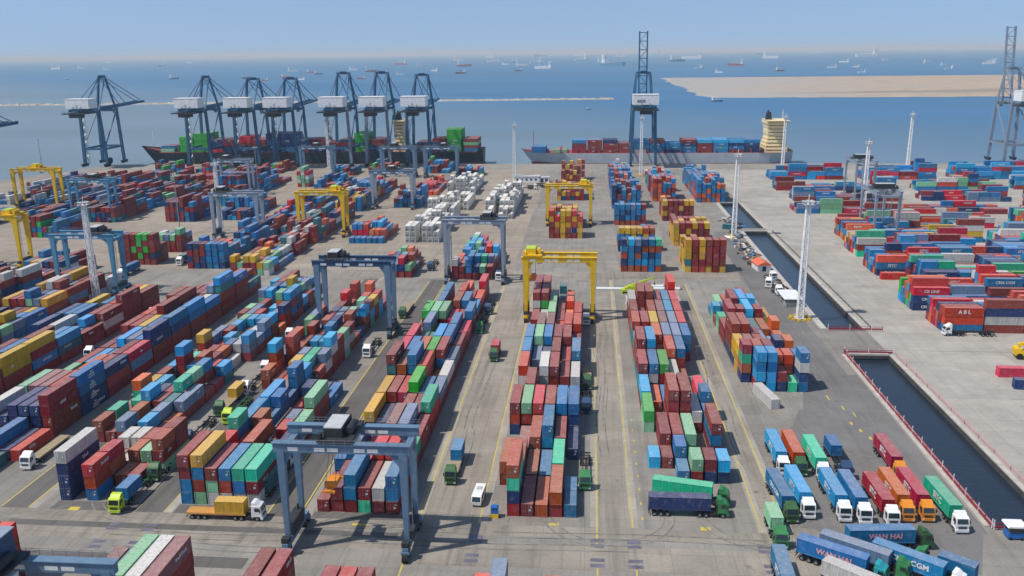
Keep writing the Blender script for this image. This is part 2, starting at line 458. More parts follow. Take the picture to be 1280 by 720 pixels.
block('dark blue and red block beyond the lattice tower', -283, 462, rnd_bays(3, 6, 'nrbrnrt', 3, 4, 55, .1) + rnd_bays(5, 6, 'rrbnnclr', 2, 3, 56, .1) + rnd_bays(6, 6, 'rrbnO', 1, 3, 57, .1))
block('red block below the yellow crane at far side', -312, 452, rnd_bays(4, 5, 'rrbrnr', 2, 3, 61, .3) + rnd_bays(8, 6, 'rbnrswR', 1, 3, 62, .2, .2))
block('block below the cropped yellow crane', -291, 420, rnd_bays(2, 6, 'rbtrbg', 3, 3, 63, .6))
block('low rows beside the outer yellow crane', -350, 455, rnd_bays(10, 6, 'rnbbwsr', 1, 2, 64, .2, .3))
block('outermost low rows by the sea wall', -385, 520, rnd_bays(11, 6, 'rnbwsrw', 1, 2, 65, .2, .45))
for i, (x0, n) in enumerate([(-352, 3), (-318, 3), (-262, 3), (-200, 2), (-170, 3), (-128, 3), (-100, 2)]):
    block('quayside rows', x0, 655 + (i % 3) * 6, rnd_bays(n, 7, 'rbRrnObcg', 1, 3, 70 + i, .1, .25))
block('front block at the photo bottom', -80.8, 88.4, S('''
rrO rrrR rrro rrro rrrr
rrn rrrR rrrR rrrb rrrO
rrp|rrp rrs rrrl rrrw rrrp'''), bayp=12.9)
block('corner block cut by the photo edge', -116.8, 91.2, S('''
rrrr rrrb rrro rrrr rrrn rrrR
rrrr rrrb rrro rrrr rrrn rrrR
rrrr rrrb rrro rrrr rrrn rrrR'''))
block('red block cut by the photo bottom', -53.4, 111.6, S('''
rrrr rrrr'''))
block('low red block cut by the photo bottom', -41.3, 107.3, S('''
rrrr rrrR rrrr'''))
block('block cut by the photo bottom below the booth', -17.6, 111.2, S('''
rrO rrrs rn rn rrO -'''))
for x0, y0, n, c, pal, lo, hi, sd, ph in [(-243, 552, 4, 6, 'rrnbnr', 3, 5, 81, 'dark maroon block near the quay'), (-293, 556, 4, 6, 'rlnrbt', 3, 4, 82, 'striped block near the quay'), (-337, 580, 3, 6, 'rrbn', 2, 3, 83, 'corner block near the quay'),
        (-149, 541, 2, 5, 'bbbnb', 4, 4, 84, 'azure block near the quay'), (-205, 596, 1, 3, 'Rwl', 4, 4, 85, 'bright red stack near the quay'), (-186, 560, 5, 6, 'rnbbrc', 1, 3, 86, 'mixed block near the quay'), (-116, 560, 5, 6, 'rbRrnO', 1, 3, 87, 'mixed block before the quay'),
        (-268, 610, 3, 6, 'rbnrg', 2, 3, 88, 'low block near the quay'), (-317, 520, 3, 6, 'rbnw', 1, 2, 89, 'low mixed block near the quay'), (-258, 505, 3, 5, 'bnnrc', 1, 2, 90, 'low navy rows'), (-210, 470, 4, 6, 'rrbnc', 2, 3, 91, 'maroon block past the tall navy block'), (-410, 600, 4, 6, 'rbws', 1, 1, 92, 'single tier rows by the sea wall')]:
    block(ph, x0, y0, rnd_bays(n, c, pal, lo, hi, sd, .2, .08), )
# right hand yard, boxes lying across the view
RY = []
def yard(y0, n, rows, pal, lo, hi, seed, phrase, x0=115.0, first=None, skip=0, gap=.05):
    b = rnd_bays(n, rows, pal, lo, hi, seed, .22, gap, .35)
    if first:
        for j, st in enumerate(first): b[j][0] = st
    if y0 > 385:                                               # cross aisles between the groups
        for j in range(4 + (y0 // 40) % 3, n, 5): b[j] = [''] * rows
    for k in range(skip):
        for j in range(rows): b[k][j] = ''
    block(phrase, x0, y0, b, along='X', colp=2.62, bayp=12.75)
yard(281, 12, 6, 'nnbRrrObsckw', 3, 4, 101, 'front rows of the far side yard', 116, ['bOR', 'rwnr', 'nnb', 'rOb', 'brn', 'ccb'])
yard(306, 13, 6, 'nrRObwscgb', 3, 4, 102, 'second rows of the far side yard', 115, ['nnR', 'rb', 'nbr', 'bbc', 'rn', 'bO'])
yard(329, 13, 8, 'nnrRrbbmw', 3, 4, 103, 'third rows of the far side yard', 127, ['Onn', 'bRb', 'nbO', 'rwR', 'nb'])
yard(356, 13, 8, 'rnbOcsrRb', 3, 4, 104, 'fourth rows of the far side yard', 118, ['nbO', 'rbb', 'rr', 'bnc', 'rr'])
yard(390, 13, 8, 'rrnbyOcwmR', 2, 3, 105, 'fifth rows of the far side yard', 120, ['mrw', 'ry', 'nn', 'cbc', 'rr'])
yard(422, 13, 8, 'bwsrOyRbct', 2, 3, 106, 'sixth rows of the far side yard', 124, gap=.1)
yard(455, 13, 7, 'bRrOwlnrm', 1, 3, 107, 'seventh rows of the far side yard', 132, gap=.14)
yard(498, 13, 7, 'rRbOwnsr', 1, 2, 108, 'rows of the far side yard by the slim gantry', 118, ['bs', 'lll', 'R', '', 'n'], gap=.2)
yard(540, 16, 6, 'rrbRnwsb', 1, 2, 109, 'low rows of the far side yard', 126, gap=.2)
yard(583, 15, 6, 'rRbnbcwlr', 1, 3, 110, 'far rows toward the quay', 124, gap=.15)
yard(634, 14, 7, 'bbrcRcb', 2, 4, 111, 'farthest rows at the quay', 130, gap=.15)

# occupancy, exposure and rank
BOX = []
def expand():
    for B in BLOCKS:
        occ = {}; lst = []
        for j, row in enumerate(B['bays']):
            for i, s in enumerate(row):
                parts = s.split('|') if '|' in s else None
                segs = [(2 * j, 2, s)] if parts is None else [(2 * j, 1, parts[0]), (2 * j + 1, 1, parts[1])]
                for sl, ns, st in segs:
                    if st in ('', '-'): continue
                    for t, c in enumerate(st):
                        d = dict(i=i, sl=sl, ns=ns, t=t, c=c, top=t == len(st) - 1, n=len(st), B=B, j=j)
                        lst.append(d)
                        for k in range(ns): occ[(i, sl + k, t)] = d
        for d in lst:
            i, sl, ns, t = d['i'], d['sl'], d['ns'], d['t']
            L = 12.19 if ns == 2 else 6.06; H = B['th'] - .03 if ns == 2 else B['th'] - .03
            half = B['bayp'] / 2
            jit = rng.uniform(-.10, .10), rng.uniform(-.14, .14)
            along = sl * half + (12.19 / 2 if ns == 2 else 6.06 / 2); across = i * B['colp'] + CW / 2
            if B['along'] == 'Y':
                x, y, rz = B['x0'] + across + jit[0] * .6, B['y0'] + along + jit[1], 0.0
                front = any((i, sl - 1, t) in occ for _ in (0,)); side_i = i + (1 if x < 0 else -1)
                side = all((side_i, sl + k, t) in occ for k in range(ns))
            else:
                x, y, rz = B['x0'] + along + jit[1], B['y0'] + across + jit[0] * .6, R(90)
                front = all((i - 1, sl + k, t) in occ for k in range(ns)); side = (i, sl - 1, t) in occ
            topc = all((i, sl + k, t + 1) in occ for k in range(ns))
            back = (i, sl + ns, t) in occ; oth = all(((i - 1 if x < 0 else i + 1), sl + k, t) in occ for k in range(ns)) if B['along'] == 'Y' else True
            d.update(x=x, y=y, z=t * B['th'] + .012, rz=rz, L=L, H=H, front=not front, ftop=not topc, side=not side, hidden=front and side and topc and back and oth)
            q = pix(x, y, d['z'] + 1.3)
            if q is None or not (-90 < q[0] < 1370 and -60 < q[1] < 800): continue
            if d['hidden']: continue
            s = FPX / q[2]; e = math.atan2(CAM_H - d['z'], math.hypot(x, y)); ce, se = math.cos(e), math.sin(e); a = abs(x) / math.hypot(x, y)
            fx, fy = (CW, L) if B['along'] == 'Y' else (L, CW)
            A = s * s * (d['ftop'] * L * CW * se + d['front'] * fx * H * ce * .9 + d['side'] * fy * H * ce * a * .8)
            inx = 0 <= q[0] <= 1280 and -5 <= q[1] <= 722
            d['A'] = A if inx else A * .1
            BOX.append(d)
expand()
BOX.sort(key=lambda d: -d['A'])
TIER = ['ground tier', 'second tier', 'third tier', 'fourth tier', 'fifth tier']
def box_label(d):
    B = d['B']; size = 'short' if d['ns'] == 1 else 'long'
    t = 'lone ' if d['n'] == 1 else 'topmost ' if d['top'] else ''
    pos = ('bay ' + ORD[d['j']]) if d['ns'] == 2 else ('near' if d['sl'] % 2 == 0 else 'far') + ' half of bay ' + ORD[d['j']]
    row = 'column' if B['along'] == 'Y' else 'row'
    half = '' if d['ns'] == 2 else ' near half' if d['sl'] % 2 == 0 else ' far half'
    for t_, s_ in ((t, size + ' '), ('', size + ' '), ('', '')):
        lb = f"{CNAME[d['c']]} {s_}box, {t_}{TIER[d['t']]}, {ORD[d['i']]} {row}, {ORD[d['j']]} bay{half}, {B['phrase']}"
        if len(lb.split()) <= 16: break
    return lb
SHORTP = {'inner block behind the lime cab truck': 'inner block past lime truck', 'central block below the near yellow crane': 'block below near yellow crane', 'block behind the mint and navy trailers': 'block behind mint trailer',
          'block under the front grey gantry crane': 'block under front grey crane', 'block behind the yellow flatbed truck': 'block behind yellow flatbed',
          'block behind the yellow flatbed truck, rear half': 'block with yellow tops mid-way', 'block behind the lime cab truck': 'block behind lime truck',
          'long red and blue block beside the white lattice tower': 'block beside white lattice tower', 'yellow topped block at the photo edge': 'yellow topped edge block',
          'tall mixed block behind the lime crane lorry': 'block behind lime crane lorry', 'red and yellow block by the scrap heap': 'red yellow block by scrap',
          'red and yellow block under the far yellow crane': 'block under far yellow crane', 'multicoloured block under the grey gantry crane': 'multicoloured block',
          'block cut by the photo bottom below the booth': 'cut block below the booth', 'front block at the photo bottom': 'front block at bottom',
          'low red block cut by the photo bottom': 'low cut red block', 'red block cut by the photo bottom': 'cut red block', 'block left of the yellow topped block': 'block left of yellow tops',
          'front rows of the far side yard': 'canal yard front rows', 'second rows of the far side yard': 'canal yard second rows', 'third rows of the far side yard': 'canal yard third rows',
          'fourth rows of the far side yard': 'canal yard fourth rows', 'fifth rows of the far side yard': 'canal yard fifth rows', 'sixth rows of the far side yard': 'canal yard sixth rows',
          'seventh rows of the far side yard': 'canal yard seventh rows', 'rows of the far side yard by the slim gantry': 'canal yard slim gantry rows',
          'tall navy block behind the parked blue lorry': 'tall navy block', 'low block with red and green fronts': 'red green fronted block', 'mixed block with yellow tops': 'small yellow topped block',
          'blue fronted row of orange boxes': 'orange blue fronted block', 'block under the pale blue gantry crane': 'pale blue crane block', 'red and blue block near the quay': 'red blue quay block',
          'blue block along the canal end': 'blue canal end block', 'block below the cropped yellow crane': 'cropped yellow crane block', 'block by the cropped yellow crane': 'edge block by yellow crane'}
for B in BLOCKS: B['phrase'] = SHORTP.get(B['phrase'], B['phrase'])
N_TRUCK_BOXES = 40
N_OWN = 300 - N_TRUCK_BOXES
own = [d for d in BOX if d['B']['name'] == 'shipping_container'][:N_OWN]
own_ids = {id(d) for d in own}
GRP = 'containers stacked in the yard blocks'
LOGO = {}
for d in own:
    ends = d['front'] and d['B']['along'] == 'Y' or d['side'] and d['B']['along'] == 'X'
    doors = ends and rng.random() < .6
    o = make_container(d['c'], d['L'], round(d['H'], 3), d['x'], d['y'], d['z'], d['rz'], box_label(d), doors, GRP)
    if d['B']['along'] == 'X' and d['front'] and d['ns'] == 2:
        r = rng.random(); s = None
        if d['B']['y0'] == 281 and d['i'] == 0 and d['j'] == 0: s = {0: None, 1: None, 2: 'A B L'}[d['t']] if d['t'] < 3 else None
        elif d['B']['y0'] == 306 and d['i'] == 0 and d['j'] == 0 and d['t'] == 2: s = 'CK LINE'
        elif r < .42 and d['c'] in 'nbckRO': s = 'SITC'
        elif r < .6 and d['c'] in 'nb': s = 'CMA CGM'
        if s: lettering(s, 1.7 if len(s) < 6 else 1.4, o, 1 if False else -1, 0.0, 1.35)
    elif d['B']['along'] == 'Y' and d['side'] and d['c'] not in 'wxl' and rng.random() < (.45 if d['ns'] == 2 else .3):
        b = MB(); sd = 1 if d['x'] < 0 else -1; a, e = sorted((sd * (CW / 2 + .004), sd * (CW / 2 + .02))); z0 = rng.uniform(1.0, 1.5); o0 = rng.uniform(-.25, .25) * d['L']; lw = rng.uniform(.28, .5)
        for q in range(rng.randint(3, 6)): b.box(a, o0 + q * lw * 1.45, z0, e, o0 + q * lw * 1.45 + lw, z0 + rng.choice((.5, .62, .75)))
        b.obj('side_marking', M['letter'], o)
    if d['B']['phrase'] == 'block beside white lattice tower' and d['side'] and d['c'] in 'nb' and d['ns'] == 2 and d['y'] < 215 and d['i'] == 5:
        b = MB()
        for k, (z0, z1, w) in enumerate(((1.75, 2.2, 1.1), (1.1, 1.5, 2.6), (.45, .8, 3.0))):
            for q in range(4): b.box(CW / 2 + .004, -w / 2 + q * w / 4, z0, CW / 2 + .02, -w / 2 + (q + .72) * w / 4, z1)
        b.obj('emblem', M['letter'], o)
REEF = [x for x in BOX if x['B']['name'] == 'reefer_container'][:290]; own_ids |= {id(d) for d in REEF}
for d in BOX:
    if d['c'] == 'w' and d['B']['name'] == 'reefer_container': d['c'] = 'x'
for k, d in enumerate(REEF):
    size = box_label(d).replace('long box', 'reefer').replace('short box', 'reefer')
    o = make_container('x', d['L'], round(d['H'], 3), d['x'], d['y'], d['z'], d['rz'], size, False, 'white refrigerated containers in racks', 'reefer_container', 'reefer container')
    if d['front']:
        if 'reef' not in _CM:
            b = MB(); b.box(-.95, -.05, .25, .95, .02, 1.45); b.box(-.85, -.06, 1.75, .85, .02, 2.35)
            for q in range(4): b.box(-.8, -.075, .42 + q * .24, .1, -.052, .52 + q * .24, 1)
            _CM['reef'] = b.mesh('cooling_unit', [M['steel'], M['dark']])
        link('cooling_unit', _CM['reef'], o, (0, -d['L'] / 2, 0))

# everything smaller in view: one mass
class Mass(MB):
    def __init__(s): super().__init__(); s.t = []
    def cont(s, x, y, z, rz, L, H, c, tint, logo=False):
        hx, hy = CW / 2, L / 2; n0 = len(s.f); ca, sa = math.cos(rz), math.sin(rz)
        T = lambda a, b, h: (x + ca * a - sa * b, y + sa * a + ca * b, z + h)
        mi = MASSIDX[c]
        def bx(a0, b0, h0, a1, b1, h1, m=mi): s.hexa([T(a0, b0, h0), T(a1, b0, h0), T(a1, b1, h0), T(a0, b1, h0), T(a0, b0, h1), T(a1, b0, h1), T(a1, b1, h1), T(a0, b1, h1)], m)
        bx(-hx + .05, -hy + .07, .03, hx - .05, hy - .07, H - .05)
        for sx in (-1, 1):
            for sy in (-1, 1):
                a, b = sorted((sx * hx, sx * (hx - .14))); e, f = sorted((sy * hy, sy * (hy - .14))); bx(a, e, 0, b, f, H)
            a, b = sorted((sx * hx, sx * (hx - .1))); bx(a, -hy + .14, H - .12, b, hy - .14, H - .01); bx(a, -hy + .14, 0, b, hy - .14, .14)
        if logo:
            w = rng.uniform(1.2, 2.4); zz = rng.uniform(.9, 1.4); sd = -1 if rz else (1 if x < 0 else -1); o = rng.uniform(-1.5, 1.5)
            for q in range(4):
                a, b = sorted((sd * (hx + .005), sd * (hx - .03))); bx(a, o - w + q * w / 2, zz, b, o - w + q * w / 2 + w * .36, zz + .75, MASSIDX['w'])
        s.t += [tint] * (len(s.f) - n0)
MASSIDX = {k: i for i, k in enumerate(CC)}
mass = Mass()
for d in BOX:
    if id(d) in own_ids: continue
    lg = d['ns'] == 2 and d['c'] in 'nbcktRO' and (d['side'] if d['B']['along'] == 'Y' else d['front']) and rng.random() < .4
    mass.cont(d['x'], d['y'], d['z'], d['rz'], d['L'], d['H'], d['c'], rng.random(), lg)
# deck cargo of the two berthed ships joins the same mass (each box only a few pixels)
def deck_bay(x, y0, rows, z, stacks, L=12.19):
    for i in range(rows):
        st = stacks[i % len(stacks)] if isinstance(stacks, list) else stacks
        for t, c in enumerate(st): mass.cont(x, y0 + i * 2.55, z + t * 2.65, R(90), L, 2.6, c, rng.random(), i == 0 and rng.random() < .4)
SHIP_R_Z, SHIP_L_Z = 8.0, 9.5
for x, st in [(-8, ['rrrb', 'rrrc']), (5, ['rrrr', 'ccrc']), (18, ['rrrn', 'rbr']), (31, ['rrr', 'rrn']), (44, ['wbbb', 'rnb', 'bbb']), (57, ['bbbr', 'bb']), (70, ['nbc', 'rb']), (83, ['bbnr', 'cbbr']), (96, ['rrrc', 'rrrb']), (109, ['ccbc', 'cccc', 'bccc']), (122, ['rbnc', 'cnn']), (134.5, ['nnnb', 'rrnb'])]:
    deck_bay(x, 737.5, 8, SHIP_R_Z, st)
for x, st in [(-42, ['bb', 'nb', 'rb']), (-24, ['l', 'r'])]:
    deck_bay(x, 737.5, 8, SHIP_R_Z, st)
for x, st in [(-368, ['l', 'tb', 'tR']), (-350, ['ggggg', 'ggggg']), (-337, ['gggggg', 'rggggg']), (-324, ['Rnnn', 'nnnr']), (-311, ['nnrr', 'rnnr']), (-298, ['nrrRR', 'rrrR']), (-285, ['nnrr', 'bnnr']),
              (-272, ['nnnnnn', 'nnnnn']), (-259, ['bnnnnn', 'nnnnb']), (-246, ['rnnn', 'rrn']), (-233, ['nnr', 'rrnr']), (-220, ['nrr', 'nn']), (-207, ['nnrn', 'tnnr']), (-194, ['ggtggg', 'ggggg']), (-180, ['nnrr', 'rrnn']),
              (-140, ['nrn', 'nnr']), (-127, ['nrn', 'bnnr']), (-114, ['ggggggg', 'ggggggg']), (-100, ['brlr', 'rrlr'])]:
    deck_bay(x, 737.5, 10, SHIP_L_Z, st)
me = mass.mesh('container_stacks', [PAINT[k] for k in CC])
at = me.attributes.new('tint', 'FLOAT', 'FACE'); at.data.foreach_set('value', mass.t)
o = struct(link('container_stacks', me), 'stuff'); o['label'] = 'distant container stacks of many colours across the terminal and ships'; o['category'] = 'containers'

# ------------------------------------------------------------------ ground, water, sky
def ground_mat(name, rgb, rough=.9, dark=.35, seed=0.0, streak=.25, joints=None, wet=False):
    m, nt, b = new_mat(name)
    g = N(nt, 'ShaderNodeNewGeometry'); P = g.outputs['Position']
    mp = N(nt, 'ShaderNodeMapping'); nt.links.new(P, mp.inputs[0]); mp.inputs[1].default_value = (seed, seed * 1.7, 0); P2 = mp.outputs[0]
    big = noise(nt, P2, .018, 5, .6); mid = noise(nt, P2, .12, 6, .62); fine = noise(nt, P2, 1.6, 4, .6)
    st = noise(nt, P2, .55, 4, .6, (1.0, .035, 1)); st2 = noise(nt, P2, .3, 4, .6, (.03, 1.0, 1))
    v = mth(nt, 'ADD', maprange(nt, big, .3, .7, -.16, .16), maprange(nt, mid, .3, .7, -.13, .13))
    v = mth(nt, 'ADD', v, maprange(nt, fine, .3, .7, -.08, .08)); v = mth(nt, 'ADD', v, 1.0)
    hsv = N(nt, 'ShaderNodeHueSaturation'); hsv.inputs['Color'].default_value = (*rgb, 1); nt.links.new(v, hsv.inputs['Value'])
    c = mixc(nt, maprange(nt, st, .5, .72, 0, streak), hsv.outputs[0], tuple(x * .35 for x in rgb))
    c = mixc(nt, maprange(nt, st2, .56, .76, 0, streak * .6), c, tuple(x * .45 for x in rgb))
    oil = noise(nt, P2, .28, 3, .5); c = mixc(nt, maprange(nt, oil, .66, .76, 0, dark), c, tuple(x * .3 for x in rgb))
    if joints:
        br = N(nt, 'ShaderNodeTexBrick'); nt.links.new(P, br.inputs['Vector']); br.offset = 0.0
        br.inputs['Scale'].default_value = 1.0; br.inputs['Brick Width'].default_value = joints[0]; br.inputs['Row Height'].default_value = joints[1]; br.inputs['Mortar Size'].default_value = .05
        br.inputs['Color1'].default_value = (1, 1, 1, 1); br.inputs['Color2'].default_value = (.83, .83, .84, 1); br.inputs['Mortar'].default_value = (.62, .6, .58, 1)
        c = mixc(nt, .8, c, br.outputs['Color'], 'MULTIPLY')
    if wet:                                                    # sand still under shallow water toward its point
        sx = N(nt, 'ShaderNodeSeparateXYZ'); nt.links.new(P, sx.inputs[0])
        q = mth(nt, 'ADD', mth(nt, 'SUBTRACT', sx.outputs[0], mth(nt, 'MULTIPLY', sx.outputs[1], .12)), maprange(nt, noise(nt, P, .004, 5, .6, (.4, 1.6, 1)), .3, .7, -260, 260))
        c = mixc(nt, maprange(nt, q, 40, 520, .9, 0), c, (.36, .35, .335))
    nt.links.new(c, b.inputs['Base Color']); b.inputs['Roughness'].default_value = rough; b.inputs['Specular IOR Level'].default_value = .2
    return m
G_YARD = ground_mat('yard paving', (.285, .262, .228), seed=3, streak=.34, dark=.5, joints=(7.5, 6.0))
G_BEIGE = ground_mat('pale far yard paving', (.40, .37, .32), seed=11, streak=.16, joints=(9, 7))
G_ASPH = ground_mat('worn asphalt', (.185, .176, .168), seed=21, dark=.4, streak=.22)
G_LANE = ground_mat('truck lane paving', (.135, .124, .114), seed=31, streak=.4)
G_CONC = ground_mat('runway concrete', (.38, .35, .30), seed=41, streak=.2, joints=(30, 5))
G_WARM = ground_mat('warm concrete road', (.32, .285, .235), seed=51, streak=.5, dark=.55, joints=(8, 6))
G_SAND = ground_mat('sand fill', (.43, .335, .235), seed=61, streak=.1, wet=True)
G_QUAY = ground_mat('quay apron', (.30, .275, .235), seed=71, streak=.2)

g = MB(); CX0, CX1 = 79.6, 91.4
ys = [-900, 158, 257, 283, 446, 453, 533, 727]
for k in range(len(ys) - 1):
    y0, y1 = ys[k], ys[k + 1]; canal = k in (1, 3, 5)
    xl0 = lambda y: -412 if y >= 727 else -412 - (727 - y) * .42
    g.face([(xl0(y0) if y0 > 100 else -4000, y0, 0), (CX0, y0, 0), (CX0, y1, 0), (xl0(y1), y1, 0)])
    if not canal: g.face([(CX0, y0, 0), (CX1, y0, 0), (CX1, y1, 0), (CX0, y1, 0)])
    g.face([(CX1, y0, 0), (4000, y0, 0), (4000, y1, 0), (CX1, y1, 0)])
struct(g.obj('ground', G_YARD))
w = MB()                                                      # canal and quay walls
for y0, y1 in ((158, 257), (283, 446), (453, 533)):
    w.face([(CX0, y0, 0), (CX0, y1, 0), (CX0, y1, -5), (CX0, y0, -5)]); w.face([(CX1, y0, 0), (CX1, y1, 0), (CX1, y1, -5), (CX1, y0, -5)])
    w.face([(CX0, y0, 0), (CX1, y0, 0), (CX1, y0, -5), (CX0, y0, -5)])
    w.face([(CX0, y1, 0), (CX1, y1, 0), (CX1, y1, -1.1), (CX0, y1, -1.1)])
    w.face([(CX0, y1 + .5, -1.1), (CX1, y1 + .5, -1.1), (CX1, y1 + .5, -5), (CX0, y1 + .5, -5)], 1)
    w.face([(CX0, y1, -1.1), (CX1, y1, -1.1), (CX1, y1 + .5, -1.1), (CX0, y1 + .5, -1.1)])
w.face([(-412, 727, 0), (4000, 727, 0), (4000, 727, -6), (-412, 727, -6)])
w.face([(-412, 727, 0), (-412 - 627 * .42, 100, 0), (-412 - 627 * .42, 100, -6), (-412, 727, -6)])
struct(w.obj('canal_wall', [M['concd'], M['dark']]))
def water_mat(name, rgb, rough, scale, strength, spec=.5, rgb2=None):
    m, nt, b = new_mat(name); gg = N(nt, 'ShaderNodeNewGeometry')
    big = noise(nt, gg.outputs['Position'], .0016, 4, .55, (.35, 1.3, 1)); 
    if rgb2:                                                   # paler silty water inside the breakwater, deep blue outside it
        sp = N(nt, 'ShaderNodeSeparateXYZ'); nt.links.new(gg.outputs['Position'], sp.inputs[0])
        yy = mth(nt, 'ADD', sp.outputs[1], mth(nt, 'MULTIPLY', sp.outputs[0], .9)); yy = mth(nt, 'ADD', yy, maprange(nt, big, 0, 1, -250, 250))
        base = mixc(nt, maprange(nt, yy, 750, 1750, 0, 1), rgb, rgb2)
    else: base = mixc(nt, 0.0, rgb, rgb)
    hs = N(nt, 'ShaderNodeHueSaturation'); nt.links.new(base, hs.inputs['Color']); nt.links.new(maprange(nt, big, .35, .65, .88, 1.12), hs.inputs['Value']); c = hs.outputs[0]
    n1 = noise(nt, gg.outputs['Position'], scale, 5, .6, (.7, 1.3, 1))
    bp = N(nt, 'ShaderNodeBump'); nt.links.new(n1, bp.inputs['Height']); bp.inputs['Strength'].default_value = strength; bp.inputs['Distance'].default_value = 1.0
    nt.links.new(bp.outputs[0], b.inputs['Normal']); nt.links.new(c, b.inputs['Base Color'])
    b.inputs['Roughness'].default_value = rough; b.inputs['IOR'].default_value = 1.33; b.inputs['Specular IOR Level'].default_value = spec
    return m
SEA = water_mat('sea water', (.165, .228, .268), .42, .12, .9, .35, (.048, .155, .29))
CANAL = water_mat('canal water', (.016, .026, .042), .16, .8, .14, .6)
s = MB(); X = 90000
s.face([(-X, -X, -3), (X, -X, -3), (X, X, -3), (-X, X, -3)]); struct(s.obj('sea', SEA))
for y0, y1 in ((158, 257.5), (283, 446.5), (453, 533.5)):
    c = MB(); c.face([(CX0, y0, -1.35), (CX1, y0, -1.35), (CX1, y1, -1.35), (CX0, y1, -1.35)]); struct(c.obj('canal_water', CANAL))
def sheet(name, rects, mat, z):
    b = MB()
    for r in rects:
        if len(r) == 4 and not isinstance(r[0], tuple): x0, y0, x1, y1 = r; b.face([(x0, y0, z), (x1, y0, z), (x1, y1, z), (x0, y1, z)])
        else: b.face([(p[0], p[1], z) for p in r])
    return struct(b.obj(name, mat))
sheet('far_yard_pavement', [(CX1 + .6, -300, 900, 690)], G_BEIGE, .004)
sheet('left_yard_pavement', [[(-560, 357.5), (-32, 357.5), (-32, 690), (-400, 690)]], ground_mat('warm yard paving', (.345, .295, .235), seed=91, streak=.3, joints=(30, 3.2)), .004)
sheet('quay_pavement', [(-400, 690.5, 900, 726.5)], G_QUAY, .008)
sheet('truck_park_pavement', [[(62, 240), (74.5, 240), (74.5, 445), (64, 445)], [(56, 214), (77, 214), (77, 239.9), (61.8, 239.9)], [(40, 176), (77, 176), (77, 213.9), (55, 213.9)], [(40.5, 155), (77, 155), (77, 175.9), (40, 175.9)], [(62, 141), (70, 141), (76, 154.9), (44, 154.9)]], G_ASPH, .004)
lanes = []
for x0, x1 in ((-92, -86.2), (-64.3, -57.2), (-121, -115.5), (-150, -147.6)): lanes.append((x0, 152.5, x1, 342))
sheet('truck_lane', lanes + [(-113, 134, -62, 137.5), (-116, 146.2, -36, 148.2), (-110.5, 152.5, -92.2, 156), (-84, 152.5, -66, 156), (-55, 152.5, -35.5, 155)], G_LANE, .004)
sheet('cross_road', [(-160, 148.4, 40, 152.3), (-160, 142.2, -34, 146), (-34, 137.6, 62, 146), (-120, 345, 62, 357)], G_WARM, .004)
strips = []
for x in (-85.9, -57.0, -115.0, -33.9, -20.9, 1.2, 8.9, 33.6, 38.6): strips.append((x - .1, 152.6, x + 1.6, 345))
sheet('crane_runway', [(2.6, 152.5, 8.7, 345), (-32.2, 152.5, -21.2, 345), (33.5, 152.5, 40, 345)], G_WARM, .005)
sheet('crane_runway_strip', strips, G_CONC, .009)
def worn(name, rgb):
    m, nt, b = new_mat(name); gg = N(nt, 'ShaderNodeNewGeometry')
    a = noise(nt, gg.outputs['Position'], .9, 6, .7); a2 = noise(nt, gg.outputs['Position'], .08, 3, .5)
    f = maprange(nt, mth(nt, 'ADD', a, mth(nt, 'MULTIPLY', a2, .8)), .90, 1.12, .05, .75)
    nt.links.new(mixc(nt, f, rgb, (.25, .225, .18)), b.inputs['Base Color']); b.inputs['Roughness'].default_value = .85; return m
YEL = worn('road marking yellow', (.60, .46, .06)); WHT = simple('road marking white', (.6, .6, .56), .8, var=.25, scale=.8)
PUR = simple('steel turning plate', (.17, .16, .20), .6, .2, var=.3)
yl = [(x - .14, 146.5 if x in (2.4, 9.3) else 153, x + .14, y1) for x, y1 in ((2.4, 344), (9.4, 344), (-33.1, 344), (-92.4, 200), (-92.4, 340), (-86, 200), (-115.3, 344), (-121.3, 190), (-57.6, 344), (-64.4, 340), (-20.9, 344), (38.9, 340), (34.2, 250))]
yl += [(2.26, 100, 2.54, 138.5), (9.26, 100, 9.54, 138.5), (-86.2, 100, -85.9, 139), (-33.2, 100, -32.9, 139), (-7, 152.6, -5, 153.6), (22.5, 152.8, 24.5, 154), (-46, 150.2, -43, 151.2), (-106.5, 152.2, -104.3, 153.6)]
for k in range(5): yl.append((65.5 + k * 1.05, 205 - k * 4.2, 66.1 + k * 1.05, 206.6 - k * 4.2))
yl += [(64.2, 221, 64.6, 224), (66.3, 214.5, 66.7, 217), (68, 210, 68.3, 213), (41.2, 156, 41.4, 176)]
for k in range(9): yl.append((11.3, 156 + k * 6, 11.7, 157 + k * 6))
sheet('yellow_road_marking', yl, YEL, .013)
pl = []
for x in (2.4, 9.4, 33.6, -20.8, -86, -93.2):
    for y in (147.6, 146.0, 141.2, 139.4): pl.append((x - 1.3, y - .55, x + 1.3, y + .55))
sheet('steel_turning_plate', pl, PUR, .017)
sheet('white_road_marking', [(96 + 9 * k, 240, 96.15 + 9 * k, 262) for k in range(0)] + [(100, 262.0, 180, 262.3), (112, 224, 180, 224.3), (112, 219, 180, 219.3), (118, 196, 180, 196.4)], simple('dark joint', (.2, .18, .16), .9), .008)
